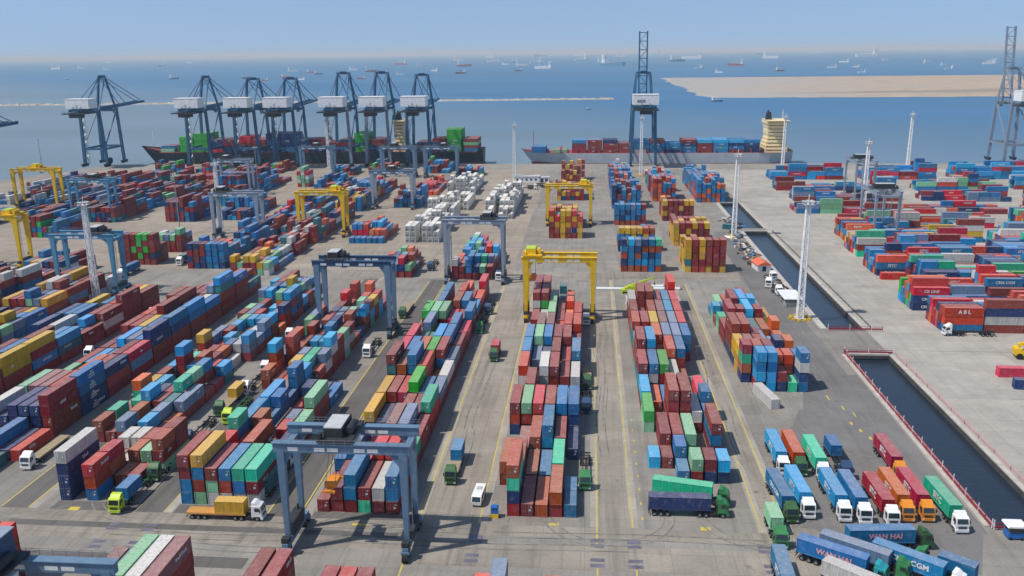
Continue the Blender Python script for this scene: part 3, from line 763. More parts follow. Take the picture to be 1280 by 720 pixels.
# rubber left by turning lorries
tm, nt, b_ = new_mat('tyre rubber on paving'); gg = N(nt, 'ShaderNodeNewGeometry')
tf = maprange(nt, noise(nt, gg.outputs['Position'], .35, 5, .7), .40, .62, 0, 1)
nt.links.new(mixc(nt, tf, (.26, .24, .21), (.125, .117, .105)), b_.inputs['Base Color']); b_.inputs['Roughness'].default_value = .9
tb = MB(); r = random.Random(12)
def track(pts, w=.26):
    for o_ in (-.95, .95):
        P_ = []
        for k, (x, y) in enumerate(pts):
            a_, c_ = pts[max(0, k - 1)], pts[min(len(pts) - 1, k + 1)]; d = Vector((c_[0] - a_[0], c_[1] - a_[1])).normalized(); nrm = Vector((-d.y, d.x))
            P_.append((Vector((x, y)) + nrm * (o_ - w / 2), Vector((x, y)) + nrm * (o_ + w / 2)))
        for (a_, c_), (e_, f_) in zip(P_, P_[1:]): tb.face([(a_.x, a_.y, TZ), (e_.x, e_.y, TZ), (f_.x, f_.y, TZ), (c_.x, c_.y, TZ)])
def arc(cx, cy, rad, a0, a1): return [(cx + rad * math.cos(R(a0 + (a1 - a0) * k / 14)), cy + rad * math.sin(R(a0 + (a1 - a0) * k / 14))) for k in range(15)]
TZ = .021
for k, (x, y, s_, a0) in enumerate([(-27, 166, 14, 270), (-24, 160, 12, 180), (5.6, 160, 14, 180), (6, 158, 11, 270), (36, 160, 13, 180), (37, 162, 15, 270), (-61, 162, 13, 270), (-90, 163, 14, 180), (-119, 162, 13, 270), (-27, 332, 14, 0), (6, 332, 13, 90), (36, 333, 14, 0), (50, 148, 12, 90), (72, 205, 20, 180), (48, 210, 16, 0), (60, 198, 18, 200), (66, 222, 22, 150), (-58, 330, 13, 90)]):
    TZ += .0004; track(arc(x + (s_ if a0 in (180, 90, 150, 200) else -s_) * .0, y, s_, a0 + r.uniform(-8, 8), a0 + r.uniform(70, 105)))
for k in range(16):
    TZ += .0004; x = r.choice((-28.5, -25, 4.2, 7, 36, 65, 70)) + r.uniform(-.8, .8); y0 = r.uniform(155, 280); n = 14; L_ = r.uniform(25, 60); ph = r.uniform(0, 6)
    track([(x + .5 * math.sin(ph + q * .35), y0 + L_ * q / n) for q in range(n + 1)])
for k in range(9):
    TZ += .0004; y = r.choice((144.3, 149.6, 350, 140.5)) + r.uniform(-.6, .6); x0 = r.uniform(-110, 20); L_ = r.uniform(25, 55); ph = r.uniform(0, 6)
    track([(x0 + L_ * q / 14, y + .4 * math.sin(ph + q * .4)) for q in range(15)])
struct(tb.obj('tyre_mark', tm))
# kerbs of the canal
kb = MB()
for y0, y1 in ((158, 257), (283, 446), (453, 533)):
    kb.box(CX0 - 2.2, y0 - .2, 0, CX0, y1 + .2, .22); kb.box(CX1, y0 - .2, 0, CX1 + 1.2, y1 + .2, .3); kb.box(CX1 + 1.9, y0, 0, CX1 + 2.4, y1, .28)
    kb.box(CX0, y0 - .9, 0, CX1, y0 - .2, .25); kb.box(CX0, y1 + .5, 0, CX1, y1 + 1.4, .35)
struct(kb.obj('canal_kerb', M['conc']))
b = MB(); r = random.Random(31); top, low = [], []
def edge(p, q, n, amp):
    for k in range(n):
        t = k / n; yield p[0] + (q[0] - p[0]) * t + r.gauss(0, amp), p[1] + (q[1] - p[1]) * t + r.gauss(0, amp * .55)
for q in [*edge((262, 3170), (246, 1835), 26, 5), *edge((246, 1835), (3200, 1640), 70, 9), *edge((3200, 1640), (5200, 3020), 20, 12), *edge((5200, 3020), (262, 3170), 60, 14)]: top.append((*q, -1.5))
cx_, cy_ = 2200, 2400
for x, y, z in top: d_ = math.hypot(x - cx_, y - cy_); low.append((x + (x - cx_) / d_ * r.uniform(8, 22), y + (y - cy_) / d_ * r.uniform(14, 34), -3.15))
b.face(top)
for k in range(len(top)): b.face([top[k], low[k], low[(k + 1) % len(top)], top[(k + 1) % len(top)]])
struct(b.obj('sand_spit_terrain', G_SAND))
b = MB(); b.face([(400, 1960, -1.3), (3000, 1840, -1.3), (3200, 1930, -1.3), (900, 2100, -1.3)]); struct(b.obj('wet_sand_terrain', ground_mat('damp sand', (.33, .26, .19), seed=81)))
def rubble(pts, w, h, seed, name, label):
    r = random.Random(seed); b = MB()
    for (x0, y0), (x1, y1) in zip(pts, pts[1:]):
        n = int(math.hypot(x1 - x0, y1 - y0) / 9)
        for k in range(n):
            t = k / n; x, y = x0 + (x1 - x0) * t, y0 + (y1 - y0) * t; a, hh = w * r.uniform(.7, 1.2), h * r.uniform(.6, 1.3)
            b.hexa([(x - 6, y - a, -3.1), (x + 6, y - a, -3.1), (x + 6, y + a, -3.1), (x - 6, y + a, -3.1), (x - 4, y - a * .5, -3 + hh), (x + 4, y - a * .4, -3 + hh), (x + 4, y + a * .5, -3 + hh), (x - 4, y + a * .4, -3 + hh)])
    return tag(b.obj(name, simple('breakwater rubble', (.42, .38, .31), .9, var=.3, scale=.1)), label, 'breakwater')
rubble([(-1500, 1716), (53, 1800)], 7, 3.0, 5, 'breakwater', 'long low rubble breakwater line crossing the bay behind the cranes')
# sky, sun
SE, SAZ = R(58), math.atan2(-.455, -.20)
wd = bpy.data.worlds.new('World'); scene.world = wd; wd.use_nodes = True; nt = wd.node_tree
sky = N(nt, 'ShaderNodeTexSky', sky_type='NISHITA'); sky.sun_disc = False; sky.sun_elevation = SE; sky.sun_rotation = SAZ
sky.altitude = 2200; sky.air_density = 1.0; sky.dust_density = 4.0; sky.ozone_density = 2.0
tc = N(nt, 'ShaderNodeTexCoord'); va = N(nt, 'ShaderNodeVectorMath', operation='MULTIPLY_ADD'); nt.links.new(tc.outputs['Generated'], va.inputs[0]); va.inputs[1].default_value = (1, 1, .35); va.inputs[2].default_value = (0, 0, .135)
vn = N(nt, 'ShaderNodeVectorMath', operation='NORMALIZE'); nt.links.new(va.outputs[0], vn.inputs[0]); nt.links.new(vn.outputs[0], sky.inputs[0])
bg = nt.nodes['Background']; nt.links.new(sky.outputs[0], bg.inputs[0]); bg.inputs[1].default_value = .134
sd = bpy.data.lights.new('sun', 'SUN'); sd.energy = 3.9; sd.angle = R(.53); sd.color = (1, .95, .87)
so = bpy.data.objects.new('sun', sd); COL.objects.link(so)
sv = Vector((math.sin(SAZ) * math.cos(SE), math.cos(SAZ) * math.cos(SE), math.sin(SE))); so.rotation_euler = sv.to_track_quat('Z', 'Y').to_euler()
scene.view_settings.view_transform = 'Standard'; scene.view_settings.look = 'None'; scene.view_settings.exposure = 0; scene.view_settings.gamma = 1
# sea haze as a real thin volume over the bay
HZ = .85e-4
m = bpy.data.materials.new('sea haze'); m.use_nodes = True; nt = m.node_tree; nt.nodes.clear()
vs = N(nt, 'ShaderNodeVolumeScatter'); vs.inputs['Color'].default_value = (.62, .86, 1, 1); vs.inputs['Density'].default_value = HZ; vs.inputs['Anisotropy'].default_value = 0
out = N(nt, 'ShaderNodeOutputMaterial'); nt.links.new(vs.outputs[0], out.inputs['Volume'])
if USE_HAZE:
    b = MB(); b.box(-30000, -2500, -2.5, 30000, 60000, 150); h = struct(b.obj('haze', m))
# ------------------------------------------------------------------ rubber tyred gantry cranes
def rtg(name_label, cx, cy, span, h, mat, rz=0.0, trolley=.3, wb=7.5, spread=None, house=None, soff=0.0, gm=None, gear=M['dark'], legw=.95, splay=0.0):
    t = thing('gantry_crane', name_label, 'gantry crane', (cx, cy, 0), rz, 'rubber tyred gantry cranes over the blocks')
    hs, hw = span / 2, wb / 2
    for sx in (-1, 1):
        b = MB(); b.box(sx * hs - .55, -hw - 2.2, 1.5, sx * hs + .55, hw + 2.2, 2.6)
        b.box(sx * hs - .75, -hw - 2.4, 1.35, sx * hs + .75, -hw - .8, 1.9); b.box(sx * hs - .75, hw + .8, 1.35, sx * hs + .75, hw + 2.4, 1.9); b.obj('sill_beam', mat, t)
        for sy in (-1, 1):
            b = MB(); y = sy * hw
            b.hexa([(sx * hs - legw * .42, y - .40, 2.6), (sx * hs + legw * .42, y - .40, 2.6), (sx * hs + legw * .42, y + .40, 2.6), (sx * hs - legw * .42, y + .40, 2.6),
                    (sx * hs - legw * .75, y - .62, h - 1.2), (sx * hs + legw * .75, y - .62, h - 1.2), (sx * hs + legw * .75, y + .62, h - 1.2), (sx * hs - legw * .75, y + .62, h - 1.2)])
            x0, x1 = sorted((sx * (hs - legw * .7), sx * (hs - 3.0)))
            b.prism([(x0, h - 1.25), (x1, h - 1.25), (sx * (hs - legw * .7), h - 4.2)], 'y', y - .3, y + .3)
            b.obj('leg', mat, t)
            for q in (-.95, .95):
                b = MB(); yy = sy * (hw + 1.5) + q * 1.05
                b.tube((sx * hs - .5, yy, .78), (sx * hs + .5, yy, .78), .78, 14); b.tube((sx * hs - .52, yy, .78), (sx * hs + .52, yy, .78), .36, 8, 1); b.obj('wheel', [M['rubber'], mat], t)
        b = MB(); b.box(sx * hs - .6, -hw + .4, h - 3.0, sx * hs + .6, hw - .4, h - 1.9); b.obj('end_tie', mat, t)
        # drive gear and power pack on the sill, ladder up the leg
        b = MB(); b.box(sx * (hs + .1) - .9, -hw + 1.0, 2.6, sx * (hs + .1) + .9, hw - 1.2, 5.3 if sx < 0 else 4.4); b.box(sx * hs - .7, -hw - 2.0, 2.6, sx * hs + .7, -hw - .7, 3.6)
        b.tube((sx * hs, hw - 2, 5.2), (sx * hs, hw - 2, 6.4), .22, 8); b.obj('power_pack', gear, t)
        b = MB()
        for q in (0, .6): b.tube((sx * (hs + .9), -hw + .8 + q, 2.6), (sx * (hs + 1.1), -hw + .8 + q, h), .05, 4)
        for k in range(int((h - 3) / 1.2)): b.beam((sx * (hs + .9 + .2 * k / 16), -hw + .8, 3 + k * 1.2), (sx * (hs + .9 + .2 * k / 16), -hw + 1.4, 3 + k * 1.2), .05)
        b.obj('ladder', M['steel'], t)
    for sy in (-1, 1):
        b = MB(); y = sy * hw
        b.box(-hs - 1.3, y - .55, h - 1.7, hs + 1.3, y + .55, h)
        b.box(-hs - 1.5, y - .75, h + .003, hs + 1.5, y + .75, h + .12)
        g_ = b.obj('girder', gm or mat, t)
        b = MB(); n = 8
        for k in range(n):
            if k % 3 == 1: continue
            x0 = -hs + 1.5 + k * (span - 3) / n; b.box(x0, y - .575, h - 1.35, x0 + (span - 3) / n * .8, y - .553, h - .65)
        b.obj('sign_panel', M['white'], g_)
        b = MB()
        for q in (.55, 1.05): b.beam((-hs - 1.4, y + sy * .95, h + q), (hs + 1.4, y + sy * .95, h + q), .05)
        for k in range(14): x = -hs - 1.4 + k * (span + 2.8) / 13; b.beam((x, y + sy * .95, h), (x, y + sy * .95, h + 1.08), .06)
        b.box(-hs - 1.4, y + sy * .62 - .3, h - .25, hs + 1.4, y + sy * .62 + .36, h - .18) if False else None
        b.obj('handrail', mat if mat is M['yellow'] else M['steel'], t)
    tx = -hs + trolley * span
    b = MB(); b.box(tx - 3.2, -hw - .7, h + .35, tx + 3.2, hw + .7, h + .8); b.box(tx - 2.2, -hw + .8, h + .8, tx + 1.2, hw - .6, h + 2.6); b.tube((tx + 2.1, -2.0, h + 1.6), (tx + 2.1, 2.0, h + 1.6), .75, 10)
    b.box(tx - 3, -hw - .4, h + .8, tx - 2.4, -hw + .6, h + 2.0)
    tr = b.obj('trolley', [gear if mat is not M['yellow'] else mat], t)
    if house:
        b = MB(); b.box(tx - 2.6, -hw + .4, h + .8, tx + 1.5, hw + .2, h + house); b.obj('machinery_house', M['rtgnavy'], tr)
        b = MB(); b.box(tx - 2.8, -hw + .2, h + house, tx + 1.7, hw + .4, h + house + .2); b.obj('machinery_roof', M['rtglight'], tr)
    b = MB()
    b.box(tx - 2.2, -hw + .8, h + 2.6, tx + 1.1, hw - 1.4, h + 2.8); b.obj('machinery_roof', M['roofgrey'] if mat is not M['yellow'] else M['lime'], tr)
    b = MB(); b.prism([(-1.0, h - 3.0), (1.0, h - 3.0), (1.4, h - .4), (-1.0, h - .4)], 'x', tx + 1.6, tx + 3.3); cb = b.obj('operator_cab', M['white'], t)
    b = MB(); b.box(tx + 1.7, -1.03, h - 2.6, tx + 3.2, -1.005, h - 1.0); b.obj('window', M['glass'], cb)
    if spread is not None:
        z, L = spread; tx += soff
        b = MB(); b.box(tx - 1.2, -L / 2 + .1, z, tx + 1.2, -L / 2 + .5, z + .45); b.box(tx - 1.2, L / 2 - .5, z, tx + 1.2, L / 2 - .1, z + .45); b.box(tx - .5, -L / 2, z + .1, tx + .5, L / 2, z + .55); b.box(tx - 1.1, -1.8, z + .5, tx + 1.1, 1.8, z + 1.5)
        sp = b.obj('spreader', M['orange'], t)
        b = MB()
        for q in (-1, 1):
            for r_ in (-1.4, 1.4): b.tube((tx + q * .9, r_, z + 1.5), (tx - soff * .8 + q * .9, r_ * 1.4, h + .4), .05, 4)
        b.obj('hoist_rope', M['dark'], sp)
    return t
rtg('grey blue double girder gantry crane straddling the front block, orange spreader hanging', -44.0, 144.6, 22.6, 22.2, M['rtgblue'], trolley=.45, legw=1.0, soff=-2.2, spread=(11.6, 6.4), wb=8.2)
rtg('dark blue girder gantry crane at the far end of the second lane', -76.2, 271.5, 23.4, 25.5, M['rtgblue'], trolley=.25, legw=1.3, gm=M['rtgnavy'])
rtg('pale grey gantry crane over the multicoloured block before the white reefers', -45.4, 341, 23, 26, M['rtglight'], trolley=.75)
rtg('yellow gantry crane with lime trolley over the central block', -9.6, 291.5, 23, 22.6, M['yellow'], trolley=.10, spread=(14.2, 6.2), legw=1.3)
rtg('far yellow gantry crane over the red and yellow block', -10.2, 463.5, 23, 21.5, M['yellow'], trolley=.86, legw=1.3)
rtg('yellow gantry crane over the small yellow topped block', -136, 431, 23.4, 23, M['yellow'], trolley=.82, legw=1.4)
rtg('outermost yellow gantry crane by the sea wall', -339, 507, 26, 25, M['yellow'], trolley=.55, legw=1.5)
rtg('yellow gantry crane cut by the photo edge', -262, 358, 23.4, 23.5, M['yellow'], trolley=.85, legw=1.5)
rtg('light blue gantry crane behind the white lattice tower', -196, 318, 23.4, 24, M['rtgcyan'], trolley=.72, legw=1.3)
rtg('small pale blue gantry crane among far navy stacks', -281, 468, 23, 24, M['rtgcyan'], trolley=.6)
rtg('pale grey gantry crane straddling the tall navy block', -177, 421, 23, 24, M['rtglight'], trolley=.2, legw=1.4)
rtg('pale grey gantry crane with dark drive house over orange boxes', -117, 512, 24, 23, M['rtglight'], trolley=.5, legw=1.4, gm=M['rtgblue'])
rtg('grey gantry crane near the quay in front of the navy ship', -143, 648, 25, 23, M['rtgblue'], trolley=.4, legw=1.4)
rtg('grey gantry crane by the stern of the navy ship', -110, 646, 24, 23, M['rtgblue'], trolley=.6, legw=1.4)
rtg('grey gantry crane near the quay beside red and grey stacks', -203, 640, 24, 24, M['rtgblue'], trolley=.5, legw=1.4)
rtg('grey gantry crane near the quay beside a white lattice tower', -235, 560, 22, 24, M['rtglight'], trolley=.3, legw=1.2)
rtg('blue gantry crane mostly below the photo bottom with dark drive gear', -77.7, 97.6, 22.6, 22.2, M['rtgblue'], trolley=.35, house=4.6)
rtg('slim pale gantry crane seen end on among far yard boxes', 166, 548, 22, 25, M['rtglight'], R(90), trolley=.5, wb=11)
rtg('slim pale gantry crane seen end on beside the lattice tower in the far yard', 143, 436, 22, 24, M['rtglight'], R(90), trolley=.4, wb=11)

# ------------------------------------------------------------------ ship to shore cranes
def sts(label, cx, y0, up=False, mat=M['sts'], mat2=M['sts'], width=20.0, gauge=28.0, zb=46.0, apex=73.0, out=58.0, housew=20, hx=0, tw=5.2):
    t = thing('quay_crane', label, 'quay crane', (cx, y0, 0), 0, 'ship to shore cranes along the quay')
    hw = width / 2
    for sx in (-1, 1):
        for k, y in enumerate((0, gauge)):
            b = MB(); b.beam((sx * hw, y, 2.5), (sx * (hw - 1.5), y, zb + 2), 1.9, 2.3, w2=1.7); b.obj('leg', mat2 if k == 0 else mat, t)
            b = MB(); b.box(sx * hw - .8, y - 5, 1.2, sx * hw + .8, y + 5, 2.6)
            for q in (-4, -2.6, -1.2, 1.2, 2.6, 4): b.tube((sx * hw - .5, y + q, .6), (sx * hw + .5, y + q, .6), .6, 8)
            b.obj('bogie', M['dark'], t)
        b = MB(); b.beam((sx * hw, 0, 15), (sx * hw, gauge, 15), 1.2, 1.6); b.beam((sx * (hw - .4), 0, 16), (sx * (hw - 1.4), gauge, zb), .8); b.obj('brace', mat, t)
        b = MB(); b.beam((sx * (hw - 1.5), gauge, zb), (sx * tw, gauge - 2, apex), 1.6, 1.6); b.beam((sx * tw, gauge - 2, apex), (sx * (hw - 2.5), 2, zb + 1.5), .9, .9); b.obj('frame_mast', mat, t)
    for k, y in enumerate((0, gauge)):
        b = MB(); b.beam((-hw, y, 15), (hw, y, 15), 1.4, 1.8); b.obj('portal_beam', mat, t); b = MB(); b.beam((-hw + 1.4, y, zb), (hw - 1.4, y, zb), 1.5, 2.2); b.obj('portal_beam', mat, t)
    b = MB(); b.beam((-hw, 0, 3), (-hw, 0, 3.01), .1) if False else b.box(-tw - .6, gauge - 2.6, apex - .8, tw + .6, gauge - 1.2, apex + .8)
    b.box(-2.6, gauge - 3.4, apex + .8, 2.6, gauge - .6, apex + 1.6); b.obj('mast_head', mat, t)
    b = MB()
    for sx in (-1, 1): b.box(sx * 3.2 - .6, -24, zb + 1.2, sx * 3.2 + .6, gauge + 2, zb + 3.4)
    for k in range(9): b.box(-3.2, -23 + k * 6.0, zb + 1.6, 3.2, -22.3 + k * 6.0, zb + 2.6)
    b.obj('main_girder', mat, t)
    b = MB(); hy = gauge + 2.5; a = R(82) if up else R(2)
    def J(x, s_, n_): return (x, hy + s_ * math.cos(a) - n_ * math.sin(a), zb + 2.3 + s_ * math.sin(a) + n_ * math.cos(a))
    for sx in (-1, 1): b.beam(J(sx * 3.2, 0, 0), J(sx * 3.2, out, 0), 1.1, 2.0)
    for k in range(9): b.beam(J(-3.2, 2 + k * (out - 3) / 8, 0), J(3.2, 2 + k * (out - 3) / 8, 0), .6)
    for k in range(8):
        b.beam(J(-3.2 if k % 2 else 3.2, 2 + k * (out - 3) / 8, .4), J(3.2 if k % 2 else -3.2, 2 + (k + 1) * (out - 3) / 8, .4), .35)
    b.obj('boom', mat, t)
    for sx in (-1, 1):
        for f in ((.42, .92) if not up else (.35,)):
            b = MB(); b.beam((sx * tw * .9, gauge - 2, apex), J(sx * 3.2, out * f, .8), .42); b.obj('stay', mat, t)
        b = MB(); b.beam((sx * tw * .9, gauge - 2.4, apex), (sx * 3.2, -20, zb + 3.2), .4); b.obj('stay', mat, t)
    b = MB(); b.box(hx - housew / 2, -17, zb + 3.6, hx + housew / 2, -4, zb + 11.2); b.box(hx - housew / 2 - .2, -17.2, zb + 11.203, hx + housew / 2 + .2, -3.8, zb + 11.5)
    h = b.obj('machinery_house', M['white'], t)
    b = MB(); b.box(hx - housew * .34, -17.03, zb + 5.2, hx - housew * .02, -17.003, zb + 7.6) if up else b.box(hx - 1.2, -17.03, zb + 3.9, hx + .4, -17.003, zb + 6.6)
    b.obj('sign_panel', M['steel'] if up else M['roofgrey'], h)
    b = MB(); b.box(-9.6, -24.5, zb - .6, 9.6, -3, zb + .3)
    for k in range(8): b.beam((-9.6 + k * 2.74, -24.4, zb + .3), (-9.6 + k * 2.74, -24.4, zb + 1.6), .12)
    b.beam((-9.6, -24.4, zb + 1.6), (9.6, -24.4, zb + 1.6), .12); b.box(-4.5, -23, zb - 3.4, 4.5, -15, zb - .6); b.obj('rear_platform', M['dark'], t)
    b = MB()                                                   # stair tower inside the landside leg
    for k in range(14):
        z = 4 + k * 3; xx = -hw + 1.6; b.beam((xx, 1.2 if k % 2 else 4.2, z), (xx, 4.2 if k % 2 else 1.2, z + 3), .7, .15)
        b.box(xx - .6, .9 if k % 2 == 0 else 4.0, z - .08, xx + .6, 1.6 if k % 2 == 0 else 4.8, z)
    for q in (.9, 4.8): b.beam((-hw + 1.0, q, 2), (-hw + 1.0, q, zb), .18); b.beam((-hw + 2.2, q, 2), (-hw + 2.2, q, zb), .18)
    b.obj('stair_tower', M['steel'], t)
    b = MB(); ty = gauge + 8; b.box(-2.6, ty - 3, zb - .4, 2.6, ty + 3, zb + 1.0); b.prism([(ty + 3, zb - 3.4), (ty + 5.4, zb - 3.4), (ty + 5.8, zb - .6), (ty + 3, zb - .6)], 'x', -1.2, 1.2)
    b.obj('trolley', M['steel'], t)
    b = MB(); b.beam((hw + .6, 2, 6), (hw + .6, 2, 6.01), .1) if False else b.tube((hw + .2, 4, 4.8), (hw + 1.6, 4, 4.8), 2.6, 16); b.obj('cable_reel', M['yellow'] if up else M['dark'], t)
    return t
sts('lone blue quay crane standing at the sea wall corner, boom lowered', -421, 713, apex=74, tw=2.8)
sts('blue quay crane at the bow of the navy ship, boom lowered', -327, 711, tw=3)
sts('blue quay crane beside the bright green deck boxes, second along the ship', -286, 712, apex=71)
sts('blue quay crane over dark deck boxes, third along the ship', -253, 712, apex=71)
sts('grey blue quay crane amidships behind a white lattice tower', -207, 712, mat=M['sts'], mat2=M['sts2'], apex=75)
sts('grey blue quay crane amidships, second from the stern', -174, 712, mat2=M['sts2'], apex=75)
sts('blue quay crane with marked white house closest to the ship stern', -140, 712, apex=73)
sts('tall quay crane with raised boom over the grey ship', 44, 712, up=True)
sts('tall pale quay crane with raised boom by the sand spit edge', 338, 722, up=True, mat=M['sts2'], mat2=M['sts2'], hx=-.5)
sts('dark quay crane off the photo edge with only its boom tip showing', -372, 452, zb=46)

# ------------------------------------------------------------------ lattice floodlight towers and thin masts
def tower(x, y, h, label, yellow_base=False):
    t = thing('light_tower', label, 'light tower', (x, y, 0), 0, 'white lattice floodlight towers')
    b = MB(); w0, w1 = .95, .6; n = int(h / 1.9)
    P = lambda k, q: ((w0 + (w1 - w0) * k / n) * (1 if q in (0, 1) else -1), (w0 + (w1 - w0) * k / n) * (1 if q in (0, 3) else -1), .6 + (h - .6) * k / n)
    for q in range(4): b.beam(P(0, q), P(n, q), .34)
    for k in range(n):
        for q in range(4):
            b.beam(P(k, q), P(k, (q + 1) % 4), .18)
            b.beam(P(k, q) if k % 2 else P(k, (q + 1) % 4), P(k + 1, (q + 1) % 4) if k % 2 else P(k + 1, q), .18)
    b.obj('lattice_mast', M['white'], t)
    b = MB(); b.box(-1.7, -1.7, h, 1.7, 1.7, h + .2)
    for q in (-1.65, 1.65): b.box(-1.7, q - .05, h + 1.0, 1.7, q + .05, h + 1.1); b.box(q - .05, -1.7, h + 1.0, q + .05, 1.7, h + 1.1)
    for q in (-1.65, 0, 1.65):
        for r_ in (-1.65, 1.65): b.box(q - .05, r_ - .05, h + .2, q + .05, r_ + .05, h + 1.05); b.box(r_ - .05, q - .05, h + .2, r_ + .05, q + .05, h + 1.05)
    b.tube((0, 0, h), (0, 0, h + 3.4), .12, 6); p = b.obj('lamp_platform', M['white'], t)
    for k in range(8):
        a = k * math.pi / 4; b = MB(); c, s_ = math.cos(a), math.sin(a)
        b.hexa([(c * 1.5 - s_ * .45, s_ * 1.5 + c * .45, h + .5), (c * 1.5 + s_ * .45, s_ * 1.5 - c * .45, h + .5), (c * 2.0 + s_ * .45, s_ * 2.0 - c * .45, h + .35), (c * 2.0 - s_ * .45, s_ * 2.0 + c * .45, h + .35),
                (c * 1.7 - s_ * .45, s_ * 1.7 + c * .45, h + 1.3), (c * 1.7 + s_ * .45, s_ * 1.7 - c * .45, h + 1.3), (c * 2.2 + s_ * .45, s_ * 2.2 - c * .45, h + 1.1), (c * 2.2 - s_ * .45, s_ * 2.2 + c * .45, h + 1.1)])
        b.obj('floodlight', M['roofgrey'], p)
    b = MB(); b.box(-1.8, -1.8, 0, 1.8, 1.8, .6); b.obj('base', M['conc'], t)
    if yellow_base:
        b = MB()
        for k in range(10):
            a = k * math.pi / 5; b.box(3.2 * math.cos(a) - .5, 3.2 * math.sin(a) - .3, 0, 3.2 * math.cos(a) + .5, 3.2 * math.sin(a) + .3, .8)
        b.obj('barrier_ring', M['yellow'], t)
for x, y, h, lb, yb in [(-188, 306, 37, 'white lattice floodlight tower nearest the photo edge, beside the light blue gantry', 0), (-192, 433, 36, 'white lattice floodlight tower rising from the tall navy block', 0),
                        (-212, 697, 38, 'white lattice floodlight tower in front of the navy ship cranes', 0), (-53, 622, 40, 'white lattice floodlight tower beside the low white building', 0),
                        (39, 655, 42, 'white lattice floodlight tower before the raised centre crane', 1), (72.5, 432, 40, 'white lattice floodlight tower by the scrap heap and canal bridge', 1),
                        (146, 672, 41, 'white lattice floodlight tower beside the cream ship superstructure', 0), (73.3, 294, 40, 'tall white lattice floodlight tower with yellow barriers at the canal end', 1),
                        (243, 688, 41, 'white lattice floodlight tower standing before the open bay', 0), (161, 520, 37, 'white lattice floodlight tower among boxes of the far yard', 0)]:
    tower(x, y, h, lb, yb)
for x, y, h, lb in [(-214, 432, 38, 'thin red and white mast on the open yard'), (-462, 700, 26, 'thin grey mast on the sea wall corner'), (150, 441, 21, 'thin grey lamp mast in the far yard'), (-204, 520, 36, 'thin grey mast near the quay'), (-57, 352, 30, 'thin grey mast by the multicoloured block')]:
    t = thing('lamp_mast', lb, 'mast', (x, y, 0)); b = MB(); b.tube((0, 0, 0), (0, 0, h), .3, 7, r2=.16); b.obj('pole', M['steel'], t)
    b = MB(); b.box(-1.5, -.15, h, 1.5, .15, h + .25)
    for q in (-1.3, -.5, .5, 1.3): b.box(q - .3, -.5, h - .35, q + .3, .1, h)
    b.obj('lamp_bar', M['roofgrey'], t)

